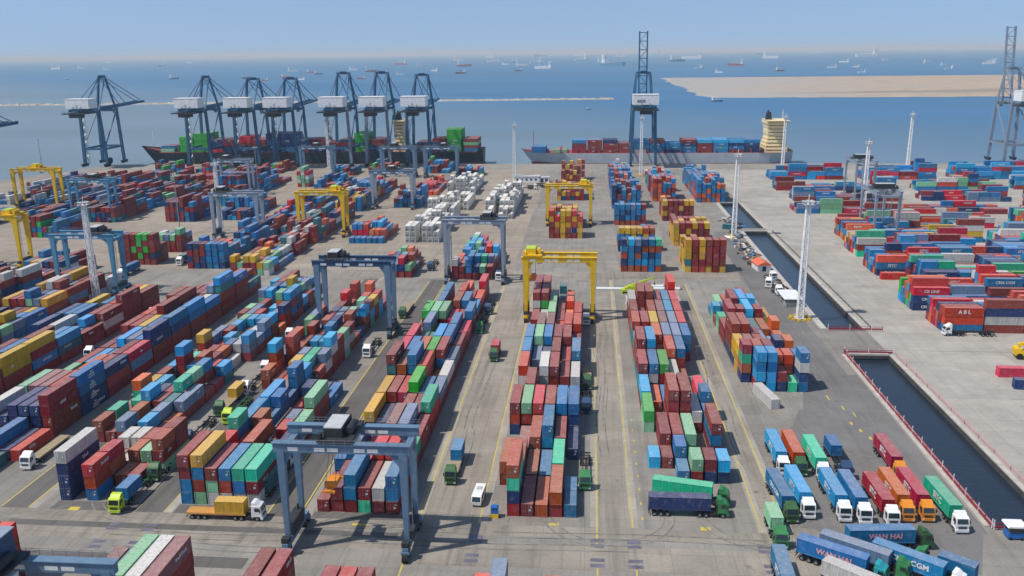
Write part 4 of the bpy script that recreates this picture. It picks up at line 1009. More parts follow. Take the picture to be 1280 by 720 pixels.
# ------------------------------------------------------------------ trucks
_T = {}
def part(parent, key, name, builder, mats):
    if key not in _T: _T[key] = builder().mesh(name, mats)
    return link(name, _T[key], parent)
def truck(label, x, y, rz, cab='white', L=12.4, load=None, deck=None, cabonly=False, trailer=True, group='container lorries on the terminal roads'):
    """local frame: box centred on 0, nose toward -Y. load = list of (colour, length, offset, lettering, label)"""
    t = thing('container_lorry', label, 'lorry', (x, y, 0), rz, group); f = -L / 2; CM = M[cab]
    def k_cab():
        b = MB(); y0 = f - 3.4
        b.prism([(y0 + .06, 1.0), (y0, 1.7), (y0 + .02, 2.1), (y0 + .34, 3.15), (y0 + .75, 3.35), (y0 + 2.15, 3.35), (y0 + 2.2, 1.0)], 'x', -1.22, 1.22)
        b.prism([(y0 + .8, 3.352), (y0 + 2.15, 3.352), (y0 + 2.15, 4.0), (y0 + 1.5, 3.9)], 'x', -1.05, 1.05)
        b.box(-1.25, y0 - .12, .45, 1.25, y0 + .35, 1.0)
        for sx in (-1, 1):
            a, c = sorted((sx * 1.24, sx * .95)); b.prism([(y0 + .35, .55), (y0 + .55, 1.08), (y0 + 1.9, 1.08), (y0 + 2.15, .55), (y0 + 2.1, 1.15), (y0 + .35, 1.15)], 'x', a, c)
        return b
    c = part(t, ('cab', cab, L), 'cab', k_cab, [CM]); y0 = f - 3.4
    def k_ws():
        b = MB(); b.face([(-1.08, y0 + .04, 2.12), (1.08, y0 + .04, 2.12), (1.0, y0 + .335, 3.06), (-1.0, y0 + .335, 3.06)]); b.v = [(p[0], p[1] - .03, p[2]) for p in b.v]; return b
    part(c, ('ws', L), 'windscreen', k_ws, [M['glass']])
    def k_gr():
        b = MB()
        for q in range(3): b.box(-.8, y0 - .03, 1.15 + q * .2, .8, y0 + .02, 1.27 + q * .2)
        return b
    part(c, ('gr', L), 'grille', k_gr, [M['dark']])
    for sx in (-1, 1):
        def k_sw(sx=sx): b = MB(); b.box(*sorted((sx * 1.222, sx * 1.235))[:1], y0 + .55, 2.15, sorted((sx * 1.222, sx * 1.235))[1], y0 + 1.5, 2.95); return b
        part(c, ('sw', L, sx), 'side_window', k_sw, [M['glass']])
        def k_hl(sx=sx): b = MB(); a, d = sorted((sx * 1.18, sx * .8)); b.box(a, y0 - .145, .62, d, y0 - .122, .86); return b
        part(c, ('hl', L, sx), 'headlight', k_hl, [M['lamp']])
        def k_mi(sx=sx): b = MB(); a, d = sorted((sx * 1.3, sx * 1.52)); b.box(a, y0 + .3, 2.0, d, y0 + .42, 2.75); b.beam((sx * 1.2, y0 + .4, 2.8), (sx * 1.42, y0 + .36, 2.8), .05); return b
        part(c, ('mi', L, sx), 'mirror', k_mi, [M['dark']])
    def k_fr():
        b = MB()
        for q in (-.45, .45): b.box(q - .1, y0 + 1.0, .75, q + .1, f + 3.2, 1.0)
        b.box(-.9, f + .9, 1.0, .9, f + 2.3, 1.12); b.box(-1.15, y0 + 2.4, .55, -.75, y0 + 3.6, 1.05); b.box(.75, y0 + 2.4, .55, 1.15, y0 + 3.3, 1.05); b.box(-1.1, y0 + 2.25, 1.0, 1.1, y0 + 2.45, 2.9); return b
    part(t, ('fr', L), 'tractor_frame', k_fr, [M['dark']])
    def wheel(yy, sx, dual):
        def k():
            b = MB(); a, d = (sx * (.72 if dual else .92), sx * 1.22); b.tube((a, yy, .5), (d, yy, .5), .5, 14); b.tube((sx * 1.2, yy, .5), (sx * 1.225, yy, .5), .26, 8, 1); return b
        part(t, ('w', yy, sx, dual), 'wheel', k, [M['rubber'], M['steel']])
    for sx in (-1, 1):
        wheel(y0 + 1.1, sx, False); wheel(f + 1.0, sx, True); wheel(f + 2.25, sx, True)
    if trailer:
        def k_tr():
            b = MB()
            for q in (-.55, .55): b.box(q - .09, f + .2, 1.13, q + .09, L / 2, 1.48)
            for yy in (f + .1, f + 3, -.3, 2.9, L / 2 - .2): b.box(-1.18, yy - .12, 1.22, 1.18, yy + .12, 1.5)
            for q in (-1, 1): b.box(q * .75 - .07, f + 3.3, .3, q * .75 + .07, f + 3.5, 1.2)
            b.box(-1.2, L / 2 - .1, .55, 1.2, L / 2, .75)
            return b
        part(t, ('tr', L, cab == 'lime'), 'trailer_frame', k_tr, [M['dgreen'] if cab in ('lime', 'dgreen', 'green') else M['dark']])
        ax = (L / 2 - 1.2, L / 2 - 2.5, L / 2 - 3.8) if L > 8 else (L / 2 - 1.0, L / 2 - 2.2)
        for yy in ax:
            for sx in (-1, 1): wheel(round(yy, 2), sx, True)
        if deck:
            def k_dk():
                b = MB()
                for q in range(int(L / .4)): b.box(-1.24, f + q * .4 + .02, 1.503, 1.24, f + q * .4 + .38, 1.56)
                b.box(-1.25, f, 1.2, -1.19, L / 2, 1.52); b.box(1.19, f, 1.2, 1.25, L / 2, 1.52); return b
            part(t, ('dk', L, deck), 'deck', k_dk, [M[deck]])
    for q in load or []:
        col, ln, off, txt, lb = q; ca, sa = math.cos(rz), math.sin(rz)
        o = make_container(col, ln, 2.6 if ln < 7 else 2.75, x - sa * off, y + ca * off, 1.57 if deck else 1.505, rz, lb, False, 'containers riding on lorries')
        if txt:
            s, side = txt if isinstance(txt, tuple) else (txt, -1)
            lettering(s, 1.9 if len(s) < 5 else 1.4, o, side, -.6, 1.4, M['pink'] if s == 'WAN HAI' else None)
    return t
A = 'SITC'
def tk(label, x, y, cab, col, ln, off, txt, lb, rz=0, L=12.4, deck=None): return truck(label, x, y, R(rz), cab, L, [(col, ln, off, txt, lb)] if col else None, deck)
tk('white cab lorry with sky blue box, rearmost row, farthest from the canal', 43.2, 186, 'white', 'c', 12.19, 0, A, 'sky blue lettered box on lorry in the back row')
tk('dark green cab lorry carrying an orange red box in the back row', 46.9, 185.8, 'dgreen', 'O', 12.19, 0, None, 'orange red plain box on a dark green lorry')
tk('white cab lorry carrying a mint box in the back row', 51.1, 183.4, 'white', 'm', 12.19, 0, A, 'mint green box on lorry in the back row')
tk('dark blue cab lorry with a short blue box beside the mint lorry', 56.2, 184.5, 'rtgnavy', 'b', 6.06, 2.6, None, 'short blue box on lorry beside the mint box')
tk('dark green cab lorry with blue box, front row, farthest from canal', 39.9, 165.8, 'dgreen', 'b', 12.19, 0, 'CMA CGM', 'blue box beside the sky blue box, front row', 4)
tk('white cab lorry with sky blue box beside the blue front row box', 43.9, 167.6, 'white', 'c', 12.19, 0, A, 'sky blue box between blue box and open gap', 2)
tk('white cab lorry with sky blue box in the middle of the front row', 50.8, 166.9, 'white', 'c', 12.19, 0, A, 'sky blue box in the middle of the front row', 1)
tk('white cab lorry with medium blue box close beside a sky blue one', 54.5, 166.2, 'white', 'b', 12.19, 0, None, 'plain blue box next to the middle sky blue box', 1)
tk('white cab lorry carrying a crimson lettered box', 59.5, 165.6, 'white', 'k', 12.19, 0, A, 'crimson box on a white cab lorry', 1)
tk('orange cab lorry carrying an orange lettered box', 63.2, 167.8, 'orange', 'O', 12.19, 0, A, 'orange lettered box between two crimson boxes')
tk('orange cab lorry carrying a crimson box in the front row', 67.1, 168.1, 'orange', 'k', 12.19, 0, A, 'crimson box on an orange cab lorry, front row')
tk('orange cab lorry carrying a crimson box in the back row by the canal', 67.6, 185.0, 'orange', 'k', 12.19, 0, A, 'crimson box alone in the back row by the canal')
tk('white cab lorry with mint box closest to the canal railing', 71.6, 164.2, 'white', 'm', 12.19, 0, A, 'mint green box closest to the canal railing', 2)
tk('green cab lorry with grey green short box beside the road', 36.5, 153.8, 'green', 'l', 6.06, .6, None, 'short grey green box on a green lorry', 0, 7.4)
tk('blue box lorry cut by the photo bottom', 34.5, 135.8, 'white', 'b', 12.19, 0, A, 'blue box cut by the photo bottom', -2)
truck('parked blue trailer lying across the view below the front row', 54.75, 149.0, R(95), 'dgreen', 12.4, [('b', 12.19, 0, ('WAN HAI', -1), 'deep blue box lying across with pinkish white letters')])
tk('green cab lorry with slate box at a slant', 48.7, 143.6, 'green', 's', 12.19, 0, None, 'slate blue box at a slant between two blue boxes', 56)
tk('teal cab lorry with blue box at a slant, wheels visible', 44.3, 141.9, 'teal', 'b', 12.19, 0, ('WAN HAI', -1), 'blue slanted box outermost with its trailer wheels visible', 58)
tk('white cab lorry with off white box at the photo bottom', 46.6, 134.2, 'white', 'w', 12.19, 0, None, 'off white slanted box cut by the photo bottom', 50)
tk('white cab lorry with big lettered blue box at a slant', 57.1, 140.9, 'white', 'b', 12.19, 0, ('CMA CGM', -1), 'blue slanted box with large white letters', 52)
tk('green cab lorry with a short blue box near the pale concrete', 64.6, 139.7, 'green', 'b', 6.06, .4, None, 'short blue slanted box closest to the pale concrete', 232, 7.2)
tk('green cab lorry carrying a navy box across the front of the trailers', 18.9, 158.8, 'green', 'n', 12.19, 0, None, 'navy box on lorry lying across before the mint one', 90)
tk('green cab lorry carrying a mint box at a slight angle', 20.1, 164.9, 'green', 'm', 12.19, 0, None, 'mint box lying at a slight angle behind navy box', 77)
tk('orange flatbed lorry with white cab and a short yellow box', -73.8, 151.5, 'white', 'y', 6.06, -2.9, None, 'short yellow box on the orange flatbed', 90, 12.4, 'flatorange')
tk('lime cab lorry with short blue box at the lane mouth', -95.6, 160.6, 'lime', 'b', 6.06, -3.0, None, 'short blue box on the lime cab lorry')
truck('dark green cab lorry with empty skeletal trailer behind the lime lorry', -94.4, 174.5, 0, 'dgreen')
truck('white cab lorry with empty tan flatbed at the photo edge', -126.2, 178, 0, 'white', 12.4, None, 'wood')
tk('white cab lorry hauling a teal box away behind the crane leg', -67.2, 165.5, 'white', 't', 12.19, 0, None, 'teal box on lorry beside the front grey crane leg', 180)
truck('white cab lorry behind the teal box lorry', -68.2, 192, 0, 'white')
truck('white cab empty lorry alongside the yellow topped block', -67.3, 256, 0, 'white')
truck('white cab lorry near the long block mid lane', -93.6, 240, 0, 'white'); truck('white cab lorry farther up the same lane', -96.8, 271, 0, 'white')
truck('white cab lorry hidden behind slate boxes in the lane', -93.4, 224, 0, 'white')
tk('dark green cab lorry with a short yellow box in the lane', -94.5, 209.5, 'dgreen', 'y', 6.06, 3.0, None, 'short yellow box on a lorry in the narrow lane', 0, 12.4, 'wood')
truck('lime cab lorry with empty trailer in the narrow lane', -90.4, 205, 0, 'lime')
truck('dark cab lorry with empty trailer in the narrow lane', -94.8, 191.5, 0, 'rtgnavy')
tk('dark green cab lorry carrying a short red box on the open road', -27.9, 252.0, 'dgreen', 'R', 6.06, -.1, None, 'short red box on lorry on the open road', 0, 7.2)
tk('olive cab flatbed lorry with a short blue box on the open road', -29.0, 176.2, 'dgreen', 'b', 6.06, 3.2, None, 'short blue box on the flatbed on the open road', 0, 10.4, 'wood')
truck('green cab lorry with bare skeletal trailer beside the central block', 0.0, 176.6, 0, 'green')
truck('dark cab lorry with bare trailer midway beside the central block', 0.1, 217, 0, 'rtgnavy', 12.4, None, 'deckdark' if False else None)
truck('dark cab lorry right behind the midway bare trailer', 0.2, 233.5, 0, 'dgreen', 12.4, None, 'wood')
truck('white cab lorry under the yellow crane leg', -0.2, 292, 0, 'white')
truck('green cab lorry with pale empty trailer along the block', -35.6, 281, 0, 'green'); truck('dark cab lorry beyond the pale empty trailer', -35.2, 303, 0, 'rtgnavy')
truck('white cab lorry passing under the pale grey crane leg', -36.2, 350.5, 0, 'white')
truck('dark green cab lorry by the slim concrete strip', -64.8, 297, 0, 'dgreen', 12.4, None, 'wood')
tk('white cab lorry with blue long box past the long rows', -196.5, 348, 'white', 'b', 12.19, 0, None, 'long blue box on lorry past the long rows')
tk('white cab lorry with short teal box near the tall navy block', -181.5, 371, 'white', 't', 6.06, -3, None, 'short teal box on lorry near the tall navy block')
truck('white cab lorry hidden among the long rows', -153.4, 250, 0, 'white'); truck('white cab lorry between yellow and maroon rows', -154.5, 292, 0, 'white')
truck('dark lorry with slate boxes by the low green roofed block', -67.2, 366, 0, 'rtgnavy')
truck('white cab lorry parked before the far yard front rows', 124.6, 278.2, R(-90), 'white', 12.4)
for q, (x, y, a, cb) in enumerate([(72.6, 352, 20, 'white'), (72.2, 341, -15, 'white'), (71.4, 330, 10, 'white')]):
    truck(['white tractor unit parked by the orange shed', 'white tractor unit in the middle of the scrap row', 'white tractor unit parked by the flat white shed'][q], x, y, R(a), cb, 7.2, None, None, False, False)
# loose boxes standing on the ground
make_container('w', 12.19, 2.75, 47.6, 219.6, .012, R(12), 'single white box standing askew in front of the canal road block', True, 'loose containers on the ground')
make_container('R', 12.19, 2.75, 124, 350.5, .012, R(90), 'single red box on open ground in the far yard', False, 'loose containers on the ground')
make_container('R', 12.19, 2.75, 122, 241.5, .012, R(90), 'red box cut by the photo edge beside a navy box', True, 'loose containers on the ground')
make_container('n', 12.19, 2.75, 122.2, 231.5, .012, R(80), 'navy box cut by the photo edge', True, 'loose containers on the ground')
# ------------------------------------------------------------------ berthed ships
def hull_mesh(x_bow, x_stern, yc, hb, z0, zd, zf, flare, sgn=1):
    """bow at x_bow (smaller x); material 0 side, 1 bottom paint, 2 deck; zf extra height at the bow"""
    b = MB(); L = x_stern - x_bow; ST = []
    for k in range(25):
        t = k / 24; x = x_bow + L * t
        wd = hb * min(1.0, (t / .14) ** .62) if t < .14 else hb * (1 - .25 * max(0, (t - .93) / .07))
        ww = hb * min(1.0, (max(0, t - .035) / .17) ** .75) if t < .205 else hb * (1 - .55 * max(0, (t - .9) / .1))
        top = zd + (zf * (1 - t / .09) if t < .09 else 0) + (1.5 if t > .96 else 0)
        xs = x + (flare * (1 - t / .1) if t < .1 else 0)
        ST.append(((x, wd, top), (xs, ww, z0 + 2.6), (xs, ww * .98, z0 - 2)))
    for k in range(24):
        for s_ in (-1, 1):
            A_, B_ = ST[k], ST[k + 1]
            for q in (0, 1):
                b.face([(A_[q][0], yc + s_ * A_[q][1], A_[q][2]), (B_[q][0], yc + s_ * B_[q][1], B_[q][2]), (B_[q + 1][0], yc + s_ * B_[q + 1][1], B_[q + 1][2]), (A_[q + 1][0], yc + s_ * A_[q + 1][1], A_[q + 1][2])], q)
        A_, B_ = ST[k], ST[k + 1]
        b.face([(A_[0][0], yc - A_[0][1], A_[0][2] - .6), (B_[0][0], yc - B_[0][1], B_[0][2] - .6), (B_[0][0], yc + B_[0][1], B_[0][2] - .6), (A_[0][0], yc + A_[0][1], A_[0][2] - .6)], 2)
    e = ST[-1]; b.face([(e[0][0], yc - e[0][1], e[0][2]), (e[0][0], yc + e[0][1], e[0][2]), (e[1][0], yc + e[1][1], e[1][2]), (e[1][0], yc - e[1][1], e[1][2])])
    return b
def superstructure(t, x0, x1, y0, y1, z, levels, mat, wing=3.0, funnel=M['dark']):
    for k in range(levels):
        i = (0, .2, .9, 1.6, 2.1, 1.7, 1.7, 1.2, .3, .3)[k]
        b = MB(); b.box(x0 + i, y0 + i, z + k * 2.9 - .178, x1 - i, y1 - i, z + k * 2.9 + 2.55); b.box(x0 + i - .25, y0 + i - .3 if k < levels - 1 else y0 - wing, z + k * 2.9 + 2.553, x1 - i + .25, y1 - i + .3, z + k * 2.9 + 2.72)
        dk = b.obj('deckhouse', mat, t)
        b = MB(); b.box(x0 + i + 1.0, y0 + i - .02, z + k * 2.9 + 1.3, x1 - i - 1.0, y0 + i - .003, z + k * 2.9 + 1.75)
        b.obj('window', M['glass'], dk)
    zt = z + levels * 2.9
    b = MB(); b.prism([(x0 + 1, zt), (x0 + 6, zt), (x0 + 5, zt + 6), (x0 + 2, zt + 6)], 'y', (y0 + y1) / 2 - 2, (y0 + y1) / 2 + 2); b.tube((x0 + 3, (y0 + y1) / 2, zt + 6), (x0 + 3, (y0 + y1) / 2, zt + 7.6), .7, 8); b.obj('funnel', funnel, t)
    b = MB(); b.beam((x1 - 3, (y0 + y1) / 2, zt), (x1 - 3, (y0 + y1) / 2, zt + 8), .35); b.beam((x1 - 3, (y0 + y1) / 2 - 3, zt + 5), (x1 - 3, (y0 + y1) / 2 + 3, zt + 5), .25); b.obj('radar_mast', M['white'], t)
t = thing('container_ship', 'grey hulled container ship with red deck and cream bridge at the berth', 'ship', (0, 0, 0), 0)
hull_mesh(-58, 168, 748, 14.5, -3, 8.0, 3.0, 9).obj('hull', [M['hullgrey'], M['boot'], M['hullred']], t)
b = MB(); b.box(-22, 734.2, 7.3, 140, 761, 7.9); b.box(-54, 742, 9, -34, 754, 9.6); b.obj('hatch_deck', M['hullred'], t)
b = MB(); b.beam((-47, 748, 10), (-47, 748, 25), .5); b.beam((-47, 745, 19), (-47, 751, 19), .3); b.obj('foremast', M['hullred'], t)
superstructure(t, 145, 163, 736, 760, 8, 9, M['cream'], 5)
b = MB()
for k in range(12): x = -24 + k * 14.3; b.box(x, 734.6, 7.9, x + .5, 760, 11.5)
b.obj('lashing_bridge', M['hullred'], t)
t = thing('container_ship', 'long black hulled container ship with bright green deck boxes under the cranes', 'ship', (0, 0, 0), 0)
hull_mesh(-398, -90, 749, 15.0, -3, 9.5, 4.5, 11).obj('hull', [M['hulldark'], M['boot'], M['boot']], t)
b = MB(); b.box(-375, 735, 8.8, -95, 763, 9.4); b.obj('hatch_deck', M['boot'], t)
b = MB(); b.beam((-386, 749, 14), (-386, 749, 27), .5); b.obj('foremast', M['white'], t)
superstructure(t, -167, -156, 737, 761, 9.5, 9, M['cream'], 5)
for x0, y0, z0, lb in [(322, 700, .0, 'blue')]:
    for q in range(4): make_container('b', 12.19, 2.7, 330 + q * 12.6, 706, .012, R(90), 'blue boxes laid in a line on the quay apron under the pale crane', False, 'blue boxes on the quay apron')

# ------------------------------------------------------------------ ships at anchor
def anchored(kind):
    t = thing('anchored_ship', 'x', 'ship'); hm = {'white': M['white'], 'red': M['hullred'], 'dark': M['rtgnavy'], 'blue': M['rtgcyan']}[kind]
    b = MB(); Lh = 50
    pts = [(-Lh, 0), (-Lh * .84, 7), (Lh * .9, 7.5), (Lh, 5), (Lh, -5), (Lh * .9, -7.5), (-Lh * .84, -7)]
    i = len(b.v); n = len(pts); b.v += [(x * .94, y * .8, -3.2) for x, y in pts] + [(x, y, 4.0 + (2.5 if x < -40 else 0)) for x, y in pts]
    for k in range(n): j = (k + 1) % n; b.f.append((i + k, i + j, i + n + j, i + n + k)); b.m.append(0)
    b.f.append(tuple(i + n + k for k in range(n))); b.m.append(0); b.obj('hull', hm, t)
    b = MB(); b.box(28, -6, 4, 44, 6, 10); b.box(30, -5.5, 10, 42, 5.5, 16); b.box(29, -8, 16, 38, 8, 19); b.box(38, -2, 16, 43, 2, 23); b.obj('superstructure', M['white'], t)
    b = MB()
    for k in range(4): b.box(-36 + k * 15, -5, 4, -24 + k * 15, 5, 6.5)
    b.obj('hatch_cover', M['hullgrey'] if kind != 'white' else M['white'], t)
    for x in (-21.5, 8): b = MB(); b.beam((x, 0, 4), (x, 0, 19), 1.2); b.beam((x, 0, 17), (x - 10, 0, 21), .7); b.obj('deck_crane', M['white'] if kind != 'blue' else M['steel'], t)
    return t
SHIPS = [(70, 87, 12, 'white'), (102, 86, 8, 'white'), (136, 79, 7, 'white'), (134, 88, 7, 'white'), (186, 82, 6, 'white'), (202, 83, 8, 'dark'), (237, 79, 6, 'white'), (262, 76, 9, 'white'), (218, 99, 11, 'dark'), (258, 95, 6, 'white'),
 (308, 98, 9, 'red'), (331, 101, 8, 'red'), (367, 90, 11, 'white'), (388, 91, 8, 'red'), (398, 93, 8, 'dark'), (377, 100, 8, 'white'), (357, 97, 9, 'red'), (84, 100, 6, 'dark'), (441, 87, 6, 'white'), (464, 90, 12, 'red'), (452, 99, 8, 'red'),
 (442, 88, 9, 'white'), (501, 81, 12, 'red'), (526, 83, 9, 'white'), (543, 89, 8, 'white'), (501, 94, 8, 'white'), (573, 76, 10, 'white'), (580, 83, 14, 'red'), (576, 92, 11, 'red'), (612, 72, 10, 'white'), (617, 78, 13, 'white'),
 (632, 81, 7, 'white'), (644, 78, 7, 'dark'), (654, 83, 15, 'white'), (648, 89, 8, 'red'), (670, 79, 13, 'white'), (679, 86, 17, 'white'), (675, 70, 14, 'dark'), (685, 68, 7, 'white'), (726, 67, 13, 'white'), (726, 76, 14, 'white'),
 (755, 78, 13, 'white'), (766, 82.5, 26, 'blue'), (777, 71, 9, 'white'), (816, 67, 15, 'white'), (847, 77, 16, 'dark'), (865, 74, 19, 'white'), (873, 86, 9, 'white'), (899, 91, 8, 'white'), (919, 67, 6, 'white'), (919, 82, 15, 'red'),
 (950, 68, 9, 'dark'), (964, 73, 16, 'white'), (975, 89, 10, 'red'), (1021, 65, 15, 'white'), (1040, 85, 9, 'white'), (1055, 78, 9, 'white'), (1070, 84, 6, 'white'), (1077, 91, 8, 'white'), (1083, 71, 22, 'white'), (1106, 76, 6, 'white'),
 (1159, 79, 9, 'white'), (1186, 87, 10, 'white'), (1180, 82, 7, 'white'), (1202, 65, 8, 'white'), (1240, 77, 8, 'white'), (1236, 80, 12, 'white'), (896, 127, 11, 'dark'), (714, 88, 0, ''), (736, 137, 5, 'dark')]
def sea_point(px, py):
    d = CR * ((px - 640) / FPX) + CU * (-(py - 360) / FPX) + CF; k = (-3 - CAM_H) / min(d.z, -.0045); return d.x * k, d.y * k, k
protos = {}
r = random.Random(4)
LBL = {'white': 'small white cargo ship anchored far out on the open bay', 'red': 'small red hulled cargo ship anchored far out on the bay', 'dark': 'small dark hulled vessel on the water of the bay', 'blue': 'long blue tanker ship anchored left of the raised crane boom'}
for px, py, w_, kind in SHIPS:
    if not w_: continue
    x, y, k = sea_point(px, py); s_ = w_ * k / FPX / 100
    if kind not in protos: o = protos[kind] = anchored(kind)
    else: o = copy_tree(protos[kind])
    s_ *= 1.35; o.location = (x, y, -3 + 3 * s_); o.scale = (s_, s_, s_ * 1.7); o.rotation_euler = (0, 0, r.choice((0, math.pi)) + r.uniform(-.5, .5))
    o['label'] = LBL[kind]
    if kind != 'blue': o['group'] = kind + ' ships lying on the bay'
    if (px, py) == (896, 127): o['label'] = 'dark workboat close off the sand spit point'; del o['group']
    if (px, py) == (736, 137): o['label'] = 'tiny dark boat on calm water past the breakwater gap'; del o['group']

# ------------------------------------------------------------------ canal railings
def railing(label, p, q, h=1.25, mat=M['maroon'], step=3.0, post=M['white'], solid=True, ph=2.0):
    t = thing('railing', label, 'railing', (0, 0, 0)); p, q = Vector(p), Vector(q); n = max(2, int((q - p).length / step)); d = (q - p).normalized()
    b = MB()
    if solid: b.beam(p + Vector((0, 0, .45)), q + Vector((0, 0, .45)), .12, .55); b.beam(p + Vector((0, 0, h)), q + Vector((0, 0, h)), .1, .16)
    else:
        for z in (.5, h): b.beam(p + Vector((0, 0, z)), q + Vector((0, 0, z)), .1, .12)
    b.obj('rail', mat, t)
    for k in range(n + 1):
        c = p + (q - p) * k / n; b = MB(); b.beam(c, c + Vector((0, 0, ph if k % 2 == 0 else h)), .14); b.obj('post', post if k % 2 == 0 else mat, t)
    return t
railing('maroon railing with pale posts along the near canal on the lorry park side', (78.4, 157, .22), (78.4, 258.6, .22))
railing('maroon railing across the closed near end of the canal', (78.6, 156.6, .22), (96, 156.6, .22))
railing('maroon railing across the near canal below the bridge road', (78.6, 258.8, 0), (93, 258.8, 0), 1.1)
railing('faded red rail along the near canal on the pale yard side', (93.3, 158, 0), (93.3, 256, 0), .9, M['pink'], 4, M['maroon'], False, 1.0)
railing('red railing across the far canal beside the yellow barriers', (79.5, 281.3, .25), (97, 281.3, .25), 1.2)
railing('faded rail along the far canal on the pale yard side', (94.0, 284, 0), (94.0, 446, 0), .9, M['concd'], 5, M['maroon'], False, 1.0)

# ------------------------------------------------------------------ single things on the ground
t = thing('minibus', 'white minibus driving on the open road beside the yellow line', 'minibus', (-22.0, 161.6, 0), R(-4))
b = MB(); b.prism([(-2.9, .45), (-3.0, 1.2), (-2.55, 2.25), (-2.2, 2.45), (2.9, 2.45), (3.0, 2.2), (3.0, .45)], 'x', -1.02, 1.02); bd = b.obj('body', M['white'], t)
b = MB(); b.face([(-.9, -2.97, 1.28), (.9, -2.97, 1.28), (.82, -2.58, 2.2), (-.82, -2.58, 2.2)]); b.v = [(p[0], p[1] - .02, p[2]) for p in b.v]; b.obj('windscreen', M['glass'], t)
for sx in (-1, 1):
    for k in range(4): b = MB(); a, c = sorted((sx * 1.023, sx * 1.035)); b.box(a, -2.0 + k * 1.2, 1.35, c, -1.0 + k * 1.2, 2.1); b.obj('side_window', M['glass'], t)
    for yy in (-1.9, 1.9): b = MB(); a, c = sorted((sx * .75, sx * 1.06)); b.tube((a, yy, .36), (c, yy, .36), .36, 12); b.obj('wheel', M['rubber'], t)
    b = MB(); a, c = sorted((sx * .6, sx * .95)); b.box(a, -3.03, .75, c, -2.985, 1.0); b.obj('headlight', M['lamp'], t)
b = MB(); b.box(-.5, .2, 2.45, .5, 1.4, 2.62); b.obj('roof_vent', M['roofgrey'], t)
t = thing('control_box', 'small blue topped yellow box standing at the block corner by the yellow line', 'control box', (-18.0, 155.2, 0))
b = MB(); b.box(-.75, -.6, 0, .75, .6, .95); b.obj('base', M['yellow'], t)
b = MB(); b.box(-.7, -.55, .95, .7, .55, 2.2); b.prism([(-.8, 2.2), (.8, 2.2), (.6, 2.45), (-.6, 2.45)], 'y', -.65, .65); b.obj('cabinet', M['blue'], t)
t = thing('guard_booth', 'small blue booth with white roof at the canal corner', 'booth', (81.2, 154.2, 0))
b = MB(); b.box(-1.5, -1.1, .3, 1.5, 1.1, 1.5); b.obj('wall', M['blue'], t)
b = MB()
for sx in (-1.4, 1.3):
    for sy in (-1.0, .9): b.box(sx, sy, 1.5, sx + .1, sy + .1, 2.7)
b.obj('frame', M['steel'], t)
b = MB(); b.box(-1.35, -1.05, 1.5, 1.35, 1.0, 2.5); b.obj('window', M['glass'], t)
b = MB(); b.prism([(-1.9, 2.7), (1.9, 2.7), (1.7, 3.0), (-1.7, 3.0)], 'y', -1.5, 1.5); b.obj('roof', M['white'], t)
for sx in (-1, 1): b = MB(); b.tube((sx * 1.0, -1.2, .3), (sx * 1.0, -.95, .3), .3, 10); b.obj('wheel', M['rubber'], t)
t = thing('mobile_crane', 'lime green mobile crane with its jib out on the cross road', 'mobile crane', (19, 325.5, 0), R(90))
b = MB(); b.box(-1.35, -6.0, .7, 1.35, 6.0, 1.5); b.box(-1.3, -6.6, .8, 1.3, -5.9, 1.9); b.obj('chassis', M['lime'], t)
b = MB(); b.prism([(-6.4, 1.5), (-6.3, 2.2), (-5.9, 2.9), (-4.4, 2.9), (-4.4, 1.5)], 'x', -1.25, 0.1); c = b.obj('cab', M['lime'], t)
b = MB(); b.box(-1.26, -5.9, 2.2, -1.252, -4.7, 2.8); b.obj('window', M['glass'], c)
b = MB(); b.box(-1.3, -1.5, 1.55, 1.3, 3.6, 2.9); b.box(-1.2, 2.4, 1.6, 1.2, 4.6, 2.4); b.obj('superstructure', M['lime'], t)
b = MB(); b.beam((0, 2.4, 2.9), (0, -3.6, 5.0), .7, .8); b.beam((0, -3.6, 5.0), (0, -6.8, 6.3), .45, .5); b.obj('boom', M['lime'], t)
b = MB(); b.beam((0, -6.7, 6.2), (0, -6.7, 4.0), .08); b.box(-.3, -7.0, 3.3, .3, -6.4, 4.0); b.obj('hook', M['dark'], t)
for sx in (-1, 1):
    for yy in (-4.8, -3.2, 2.6, 4.2): b = MB(); b.tube((sx * .85, yy, .62), (sx * 1.33, yy, .62), .62, 12); b.obj('wheel', M['rubber'], t)
    for yy in (-1.4, 5.6): b = MB(); b.beam((sx * 1.2, yy, .9), (sx * 2.7, yy, .9), .25); b.beam((sx * 2.7, yy, .9), (sx * 2.7, yy, .05), .22); b.box(sx * 2.7 - .35, yy - .35, 0, sx * 2.7 + .35, yy + .35, .08); b.obj('outrigger', M['lime'], t)
for x, y, a, lb in [(9, 330.0, 0, 'white flat rack lying left of the lime crane'), (30, 331, 2, 'white flat rack lying right of the lime crane'), (24, 334.5, 1, 'white flat rack behind the lime crane')]:
    t = thing('flat_rack', lb, 'flat rack', (x, y, 0), R(a))
    b = MB()
    for q in range(5): b.box(-6.0, -1.2 + q * .5, .35, 6.0, -1.2 + q * .5 + .42, .62)
    b.obj('deck', M['white'], t); b = MB()
    for q in (-1.15, 1.15): b.beam((-6, q, .2), (6, q, .2), .2, .36)
    b.obj('frame', M['hullgrey'], t)
    for s_ in (-1, 1): b = MB(); b.box(s_ * 6.05 - .12, -1.2, 0, s_ * 6.05 + .12, 1.2, 1.3); b.obj('end_wall', M['pink'], t)
t = thing('shed', 'small shed with orange roof among the scrap by the canal', 'shed', (73.6, 366, 0), R(6))
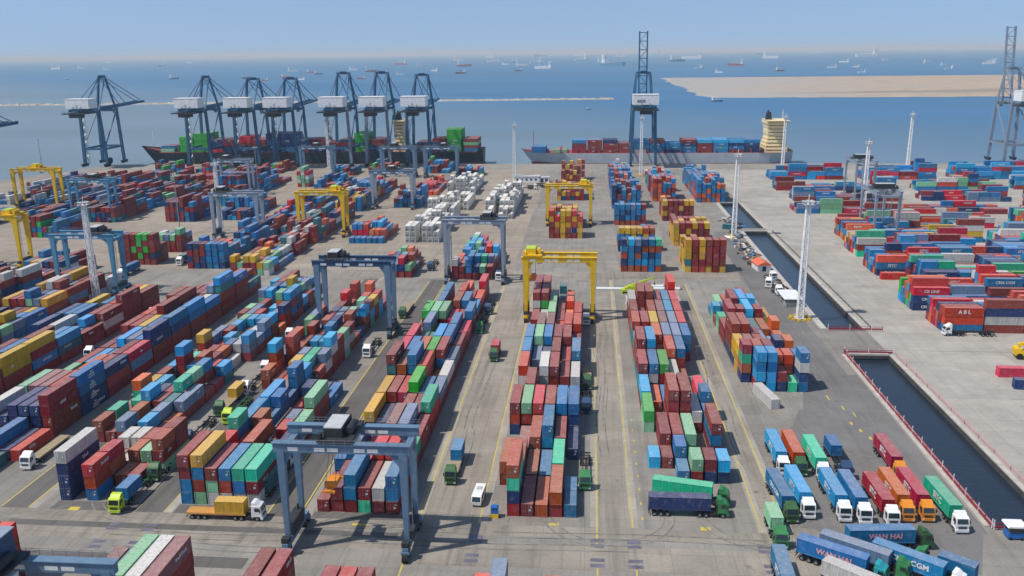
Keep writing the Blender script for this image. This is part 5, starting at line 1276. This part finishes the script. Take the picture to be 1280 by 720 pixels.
b = MB(); b.box(-2.8, -4.4, 0, 2.8, 4.4, 2.6); b.obj('wall', M['white'], t); b = MB(); b.prism([(-3.3, 2.6), (3.3, 2.6), (0, 4.2)], 'y', -5, 5); b.obj('roof', simple('orange roof sheet', (.75, .16, .07), .6), t)
b = MB(); b.box(-.8, -4.43, 0, .8, -4.403, 2.1); b.obj('door', M['dark'], t)
t = thing('shed', 'open shelter with flat white roof beside the canal tower', 'shed', (74.2, 314, 0), R(0))
b = MB(); b.box(-3.4, -6.5, 3.0, 3.4, 6.5, 3.25); b.obj('roof', M['white'], t)
for sx in (-3, 3):
    for yy in (-6, 0, 6): b = MB(); b.box(sx - .1, yy - .1, 0, sx + .1, yy + .1, 3.0); b.obj('post', M['steel'], t)
b = MB(); b.box(-2.6, -5.6, 0, 1.2, -2.0, 1.6); b.obj('counter', M['conc'], t)
t = thing('boat', 'small white boat hull laid up by the canal road tower', 'boat', (69.6, 424, 0), R(25))
b = MB(); P_ = [(-1.3, -4), (1.3, -4), (1.7, 0), (1.3, 3), (0, 5.2), (-1.3, 3), (-1.7, 0)]; i = 0; n = len(P_)
b.v += [(x * .6, y * .86, .2) for x, y in P_] + [(x, y, 1.5) for x, y in P_] + [(x * .8, y * .88, 1.35) for x, y in P_] + [(x * .5, y * .8, .6) for x, y in P_]
for k in range(n):
    j = (k + 1) % n
    for q in range(3): b.f.append((q * n + k, q * n + j, (q + 1) * n + j, (q + 1) * n + k)); b.m.append(0)
b.f.append(tuple(3 * n + k for k in range(n))); b.m.append(0); b.obj('hull', M['white'], t)
b = MB(); b.box(-.7, -2.6, .6, .7, -.6, 2.3); b.obj('cabin', M['cream'], t)
r = random.Random(9); b = MB(); cols = [M['dark'], M['steel'], M['white'], M['brownhull'], M['rtgcyan'], M['wood']]
def scrap(x, y, n, spread, h):
    for k in range(n):
        cx, cy = x + r.gauss(0, spread), y + r.gauss(0, spread * 1.3); a = r.uniform(0, 3.14); w, l, hh = r.uniform(.3, 1.4), r.uniform(.6, 3.2), r.uniform(.2, 1.0); z = max(0, h * (1 - abs(cx - x) / (spread * 2.2)) * r.random())
        d = Vector((math.cos(a), math.sin(a), r.uniform(-.25, .25))).normalized() * l / 2; c = Vector((cx, cy, z + hh / 2 + abs(d.z)))
        b.beam(c - d, c + d, w, hh, r.choice((0, 0, 1, 1, 2, 3, 3, 4, 5)))
for y in range(322, 352, 5): scrap(74.6, y + 2, 16, 1.0, 1.0)
for y in range(372, 416, 5): scrap(73, y, 26, 1.3, 1.8)
for y in range(456, 476, 6): scrap(76.2, y, 26, 1.4, 1.8)
for y in range(430, 446, 6): scrap(74, y, 14, 1.2, 1.2)
o = struct(b.obj('scrap_debris', cols), 'stuff'); o['label'] = 'heaps of scrap metal and rubbish along the canal road'; o['category'] = 'debris'
make_container('t', 6.06, 2.6, 73, 452, .012, R(70), 'short dark teal box among the scrap by the canal end', False, 'loose containers on the ground')
t = thing('building', 'low white office building on the quay beside a lattice tower', 'building', (-44, 623, 0))
b = MB(); b.box(-9, -4, 0, 9, 4, 4.2); b.box(9, -3, 0, 16, 3, 3.4); b.obj('wall', M['white'], t)
b = MB(); b.box(-9.4, -4.4, 4.203, 9.4, 4.4, 4.5); b.box(9.4, -3.3, 3.403, 16.3, 3.3, 3.7); b.obj('roof', M['roofgrey'], t)
for k in range(5): b = MB(); b.box(-7.5 + k * 3.3, -4.03, 1.3, -6.0 + k * 3.3, -4.003, 2.8); b.obj('window', M['glass'], t)
for k in range(2): b = MB(); b.box(10 + k * 3, -3.03, 0, 12 + k * 3, -3.003, 2.6); b.obj('door', M['dark'], t)
for x, y, a, cb, lb in [(-44, 588, 80, 'white', 'white cab lorry parked near the low white building'), (-36, 596, 85, 'white', 'white cab empty lorry nearest the low white building'), (-30, 606, 90, 'rtgnavy', 'dark cab lorry parked near the low white building')]:
    truck(lb, x, y, R(a), cb)
t = thing('reach_stacker', 'yellow reach stacker cut by the photo edge on the pale yard', 'reach stacker', (131.5, 257, 0), R(80))
b = MB(); b.box(-1.9, -3.6, 1.1, 1.9, 4.0, 2.3); b.box(-1.8, 2.4, 2.3, 1.8, 4.2, 3.3); b.obj('chassis', M['yellow'], t)
b = MB(); b.prism([(-.6, 2.3), (1.4, 2.3), (1.2, 4.1), (-.4, 4.1)], 'x', -1.1, .6); b.obj('cab', M['glass'], t)
b = MB(); b.beam((0, 3.2, 4.0), (0, -5.6, 6.6), .9, 1.0); b.beam((0, -5.5, 6.4), (0, -5.9, 4.2), .5); b.obj('boom', M['yellow'], t)
b = MB(); b.box(-3.0, -6.5, 3.5, 3.0, -5.3, 4.2); b.obj('spreader', M['flatorange'], t)
for sx in (-1, 1):
    for yy in (-2.6, 2.8): b = MB(); b.tube((sx * 1.3, yy, .95), (sx * 2.05, yy, .95), .95, 12); b.obj('wheel', M['rubber'], t)
